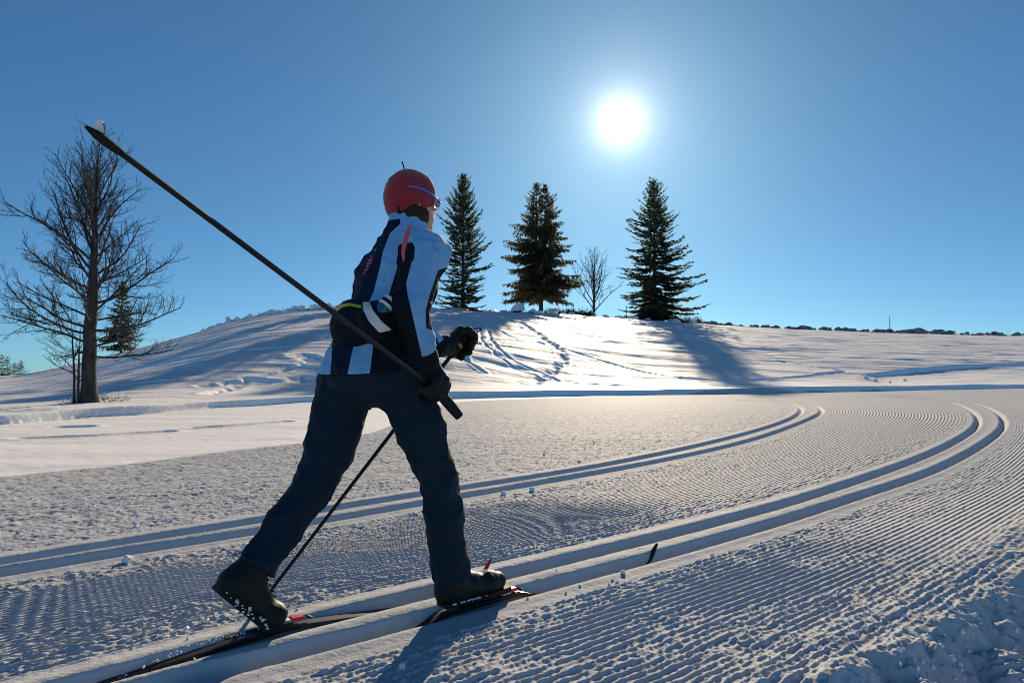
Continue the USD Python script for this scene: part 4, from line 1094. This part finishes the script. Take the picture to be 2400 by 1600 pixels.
pi.CreateScalesAttr(Vt.Vec3fArray.FromNumpy(np.repeat(sz[:, None], 3, 1).astype(np.float32)))
q = rl.normal(0, 1, (n_, 4)); q /= np.linalg.norm(q, axis=1, keepdims=True)
pi.CreateOrientationsAttr(Vt.QuathArray([Gf.Quath(float(a), float(b), float(c), float(d)) for a, b, c, d in q]))
tag(pi, 'loose crumbs of snow scattered over the groomed lanes', 'snow crumbs', None, 'stuff')
print('crumbs', n_)
BALLS = {(1460, 1334): 'biggest snow ball of the cluster beside the near track, short of the ski tip', (1447, 1352): 'middle snow ball just below the biggest one of the cluster',
         (1435, 1347): 'upper left snow ball of the small cluster beside the near track', (1448, 1362): 'lowest snow ball of the small cluster beside the near track', (1467, 1356): 'rightmost snow ball at the foot of the biggest one',
         (1428, 1358): 'leftmost snow ball of the small cluster beside the near track', (1359, 1362): 'single small snow ball halfway between front boot and the cluster', (1326, 1377): 'small snow ball beside the track, a little right of the front binding',
         (1247, 1152): 'dark round snow chunk beside the far track, right of the front knee', (1180, 1162): 'snow chunk beside the far track, next to the front knee', (1250, 1163): 'smaller ball right under the round chunk beside the far track',
         (575, 1294): 'snow chunk beside the far track, left of the rear shin', (300, 1322): 'snow chunk beside the far track at the left of the photo', (1237, 1392): 'tiny snow ball next to the front binding',
         (2030, 888): 'dark lump at the left end of the group at the far trail edge', (2052, 893): 'second dark lump of the group at the far trail edge', (2120, 893): 'dark lump farthest right at the far trail edge', (2086, 897): 'lowest dark lump of the group at the far trail edge'}
# a few bigger balls of snow beside the near track
for px, py, s_ in ((1460, 1334, .016), (1447, 1352, .012), (1435, 1347, .010), (1448, 1362, .013), (1467, 1356, .012), (1428, 1358, .010), (1359, 1362, .008), (1326, 1377, .008), (1247, 1152, .030), (1180, 1162, .030), (1250, 1163, .014), (575, 1294, .03), (300, 1322, .035), (1237, 1392, .007), (2030, 888, .20), (2052, 893, .16), (2120, 893, .12), (2086, 897, .12)):
    if py > 900: p = G(px, py); p[2] = ground_z(p[0], p[1])[0]
    else: p = hit(px, py); p[2] = ground_z(p[0], p[1])[0]
    s_ *= .62
    lab = BALLS[(px, py)]
    grp = 'snow balls beside the near track' if 1300 < px < 1500 and py > 1300 else 'snow chunks beside the far track' if py > 1100 else 'dark lumps at the far trail edge'
    obj('snow_ball', lump(int(px), (s_, s_, s_), 3, .85, .4), lump_snow, None, True, lab, 'snow ball', grp, None, p + [0, 0, s_ * .6])

# snow caught on the rear boot's sole and on the skis
rs = np.random.default_rng(91)
def stuck(path, spots, size):
    par = stage.GetPrimAtPath(path)
    t0 = np.array(UsdGeom.XformCache().GetLocalToWorldTransform(par).ExtractTranslation())
    vs = []
    for i, p in enumerate(spots):
        m = lump(300 + i, np.array([1, 1, 1]) * size * rs.uniform(.5, 1.3), 2, .8, .7)
        vs.append((m.vertices + wld(p) - t0, m.faces))
    x = obj('stuck_snow', join(vs), lump_snow, par, True); x.SetCustomDataByKey('kind', 'stuff')
e_ = lB - lH
stuck('/World/person/boot_001', [lH + e_ * g + np.array([0, -.045 + .01 * rs.normal(), .010 + .01 * rs.normal()]) for g in rs.uniform(.02, 1.0, 46)], .0036)
stuck('/World/person/boot', [rH + (rT - rH) * g + np.array([0, -.042, .004]) for g in rs.uniform(.05, .6, 24)], .0034)
stuck('/World/ski_001', [np.array([lt0 - g, LA + rs.uniform(-.018, .018), .022 - .052 * sstep(.20, .62, g)]) for g in rs.uniform(.06, .50, 60)], .0028)
stuck('/World/ski', [np.array([rt0 + g, -LA + rs.uniform(-.018, .018), .004]) for g in rs.uniform(-.22, .05, 24)], .0028)
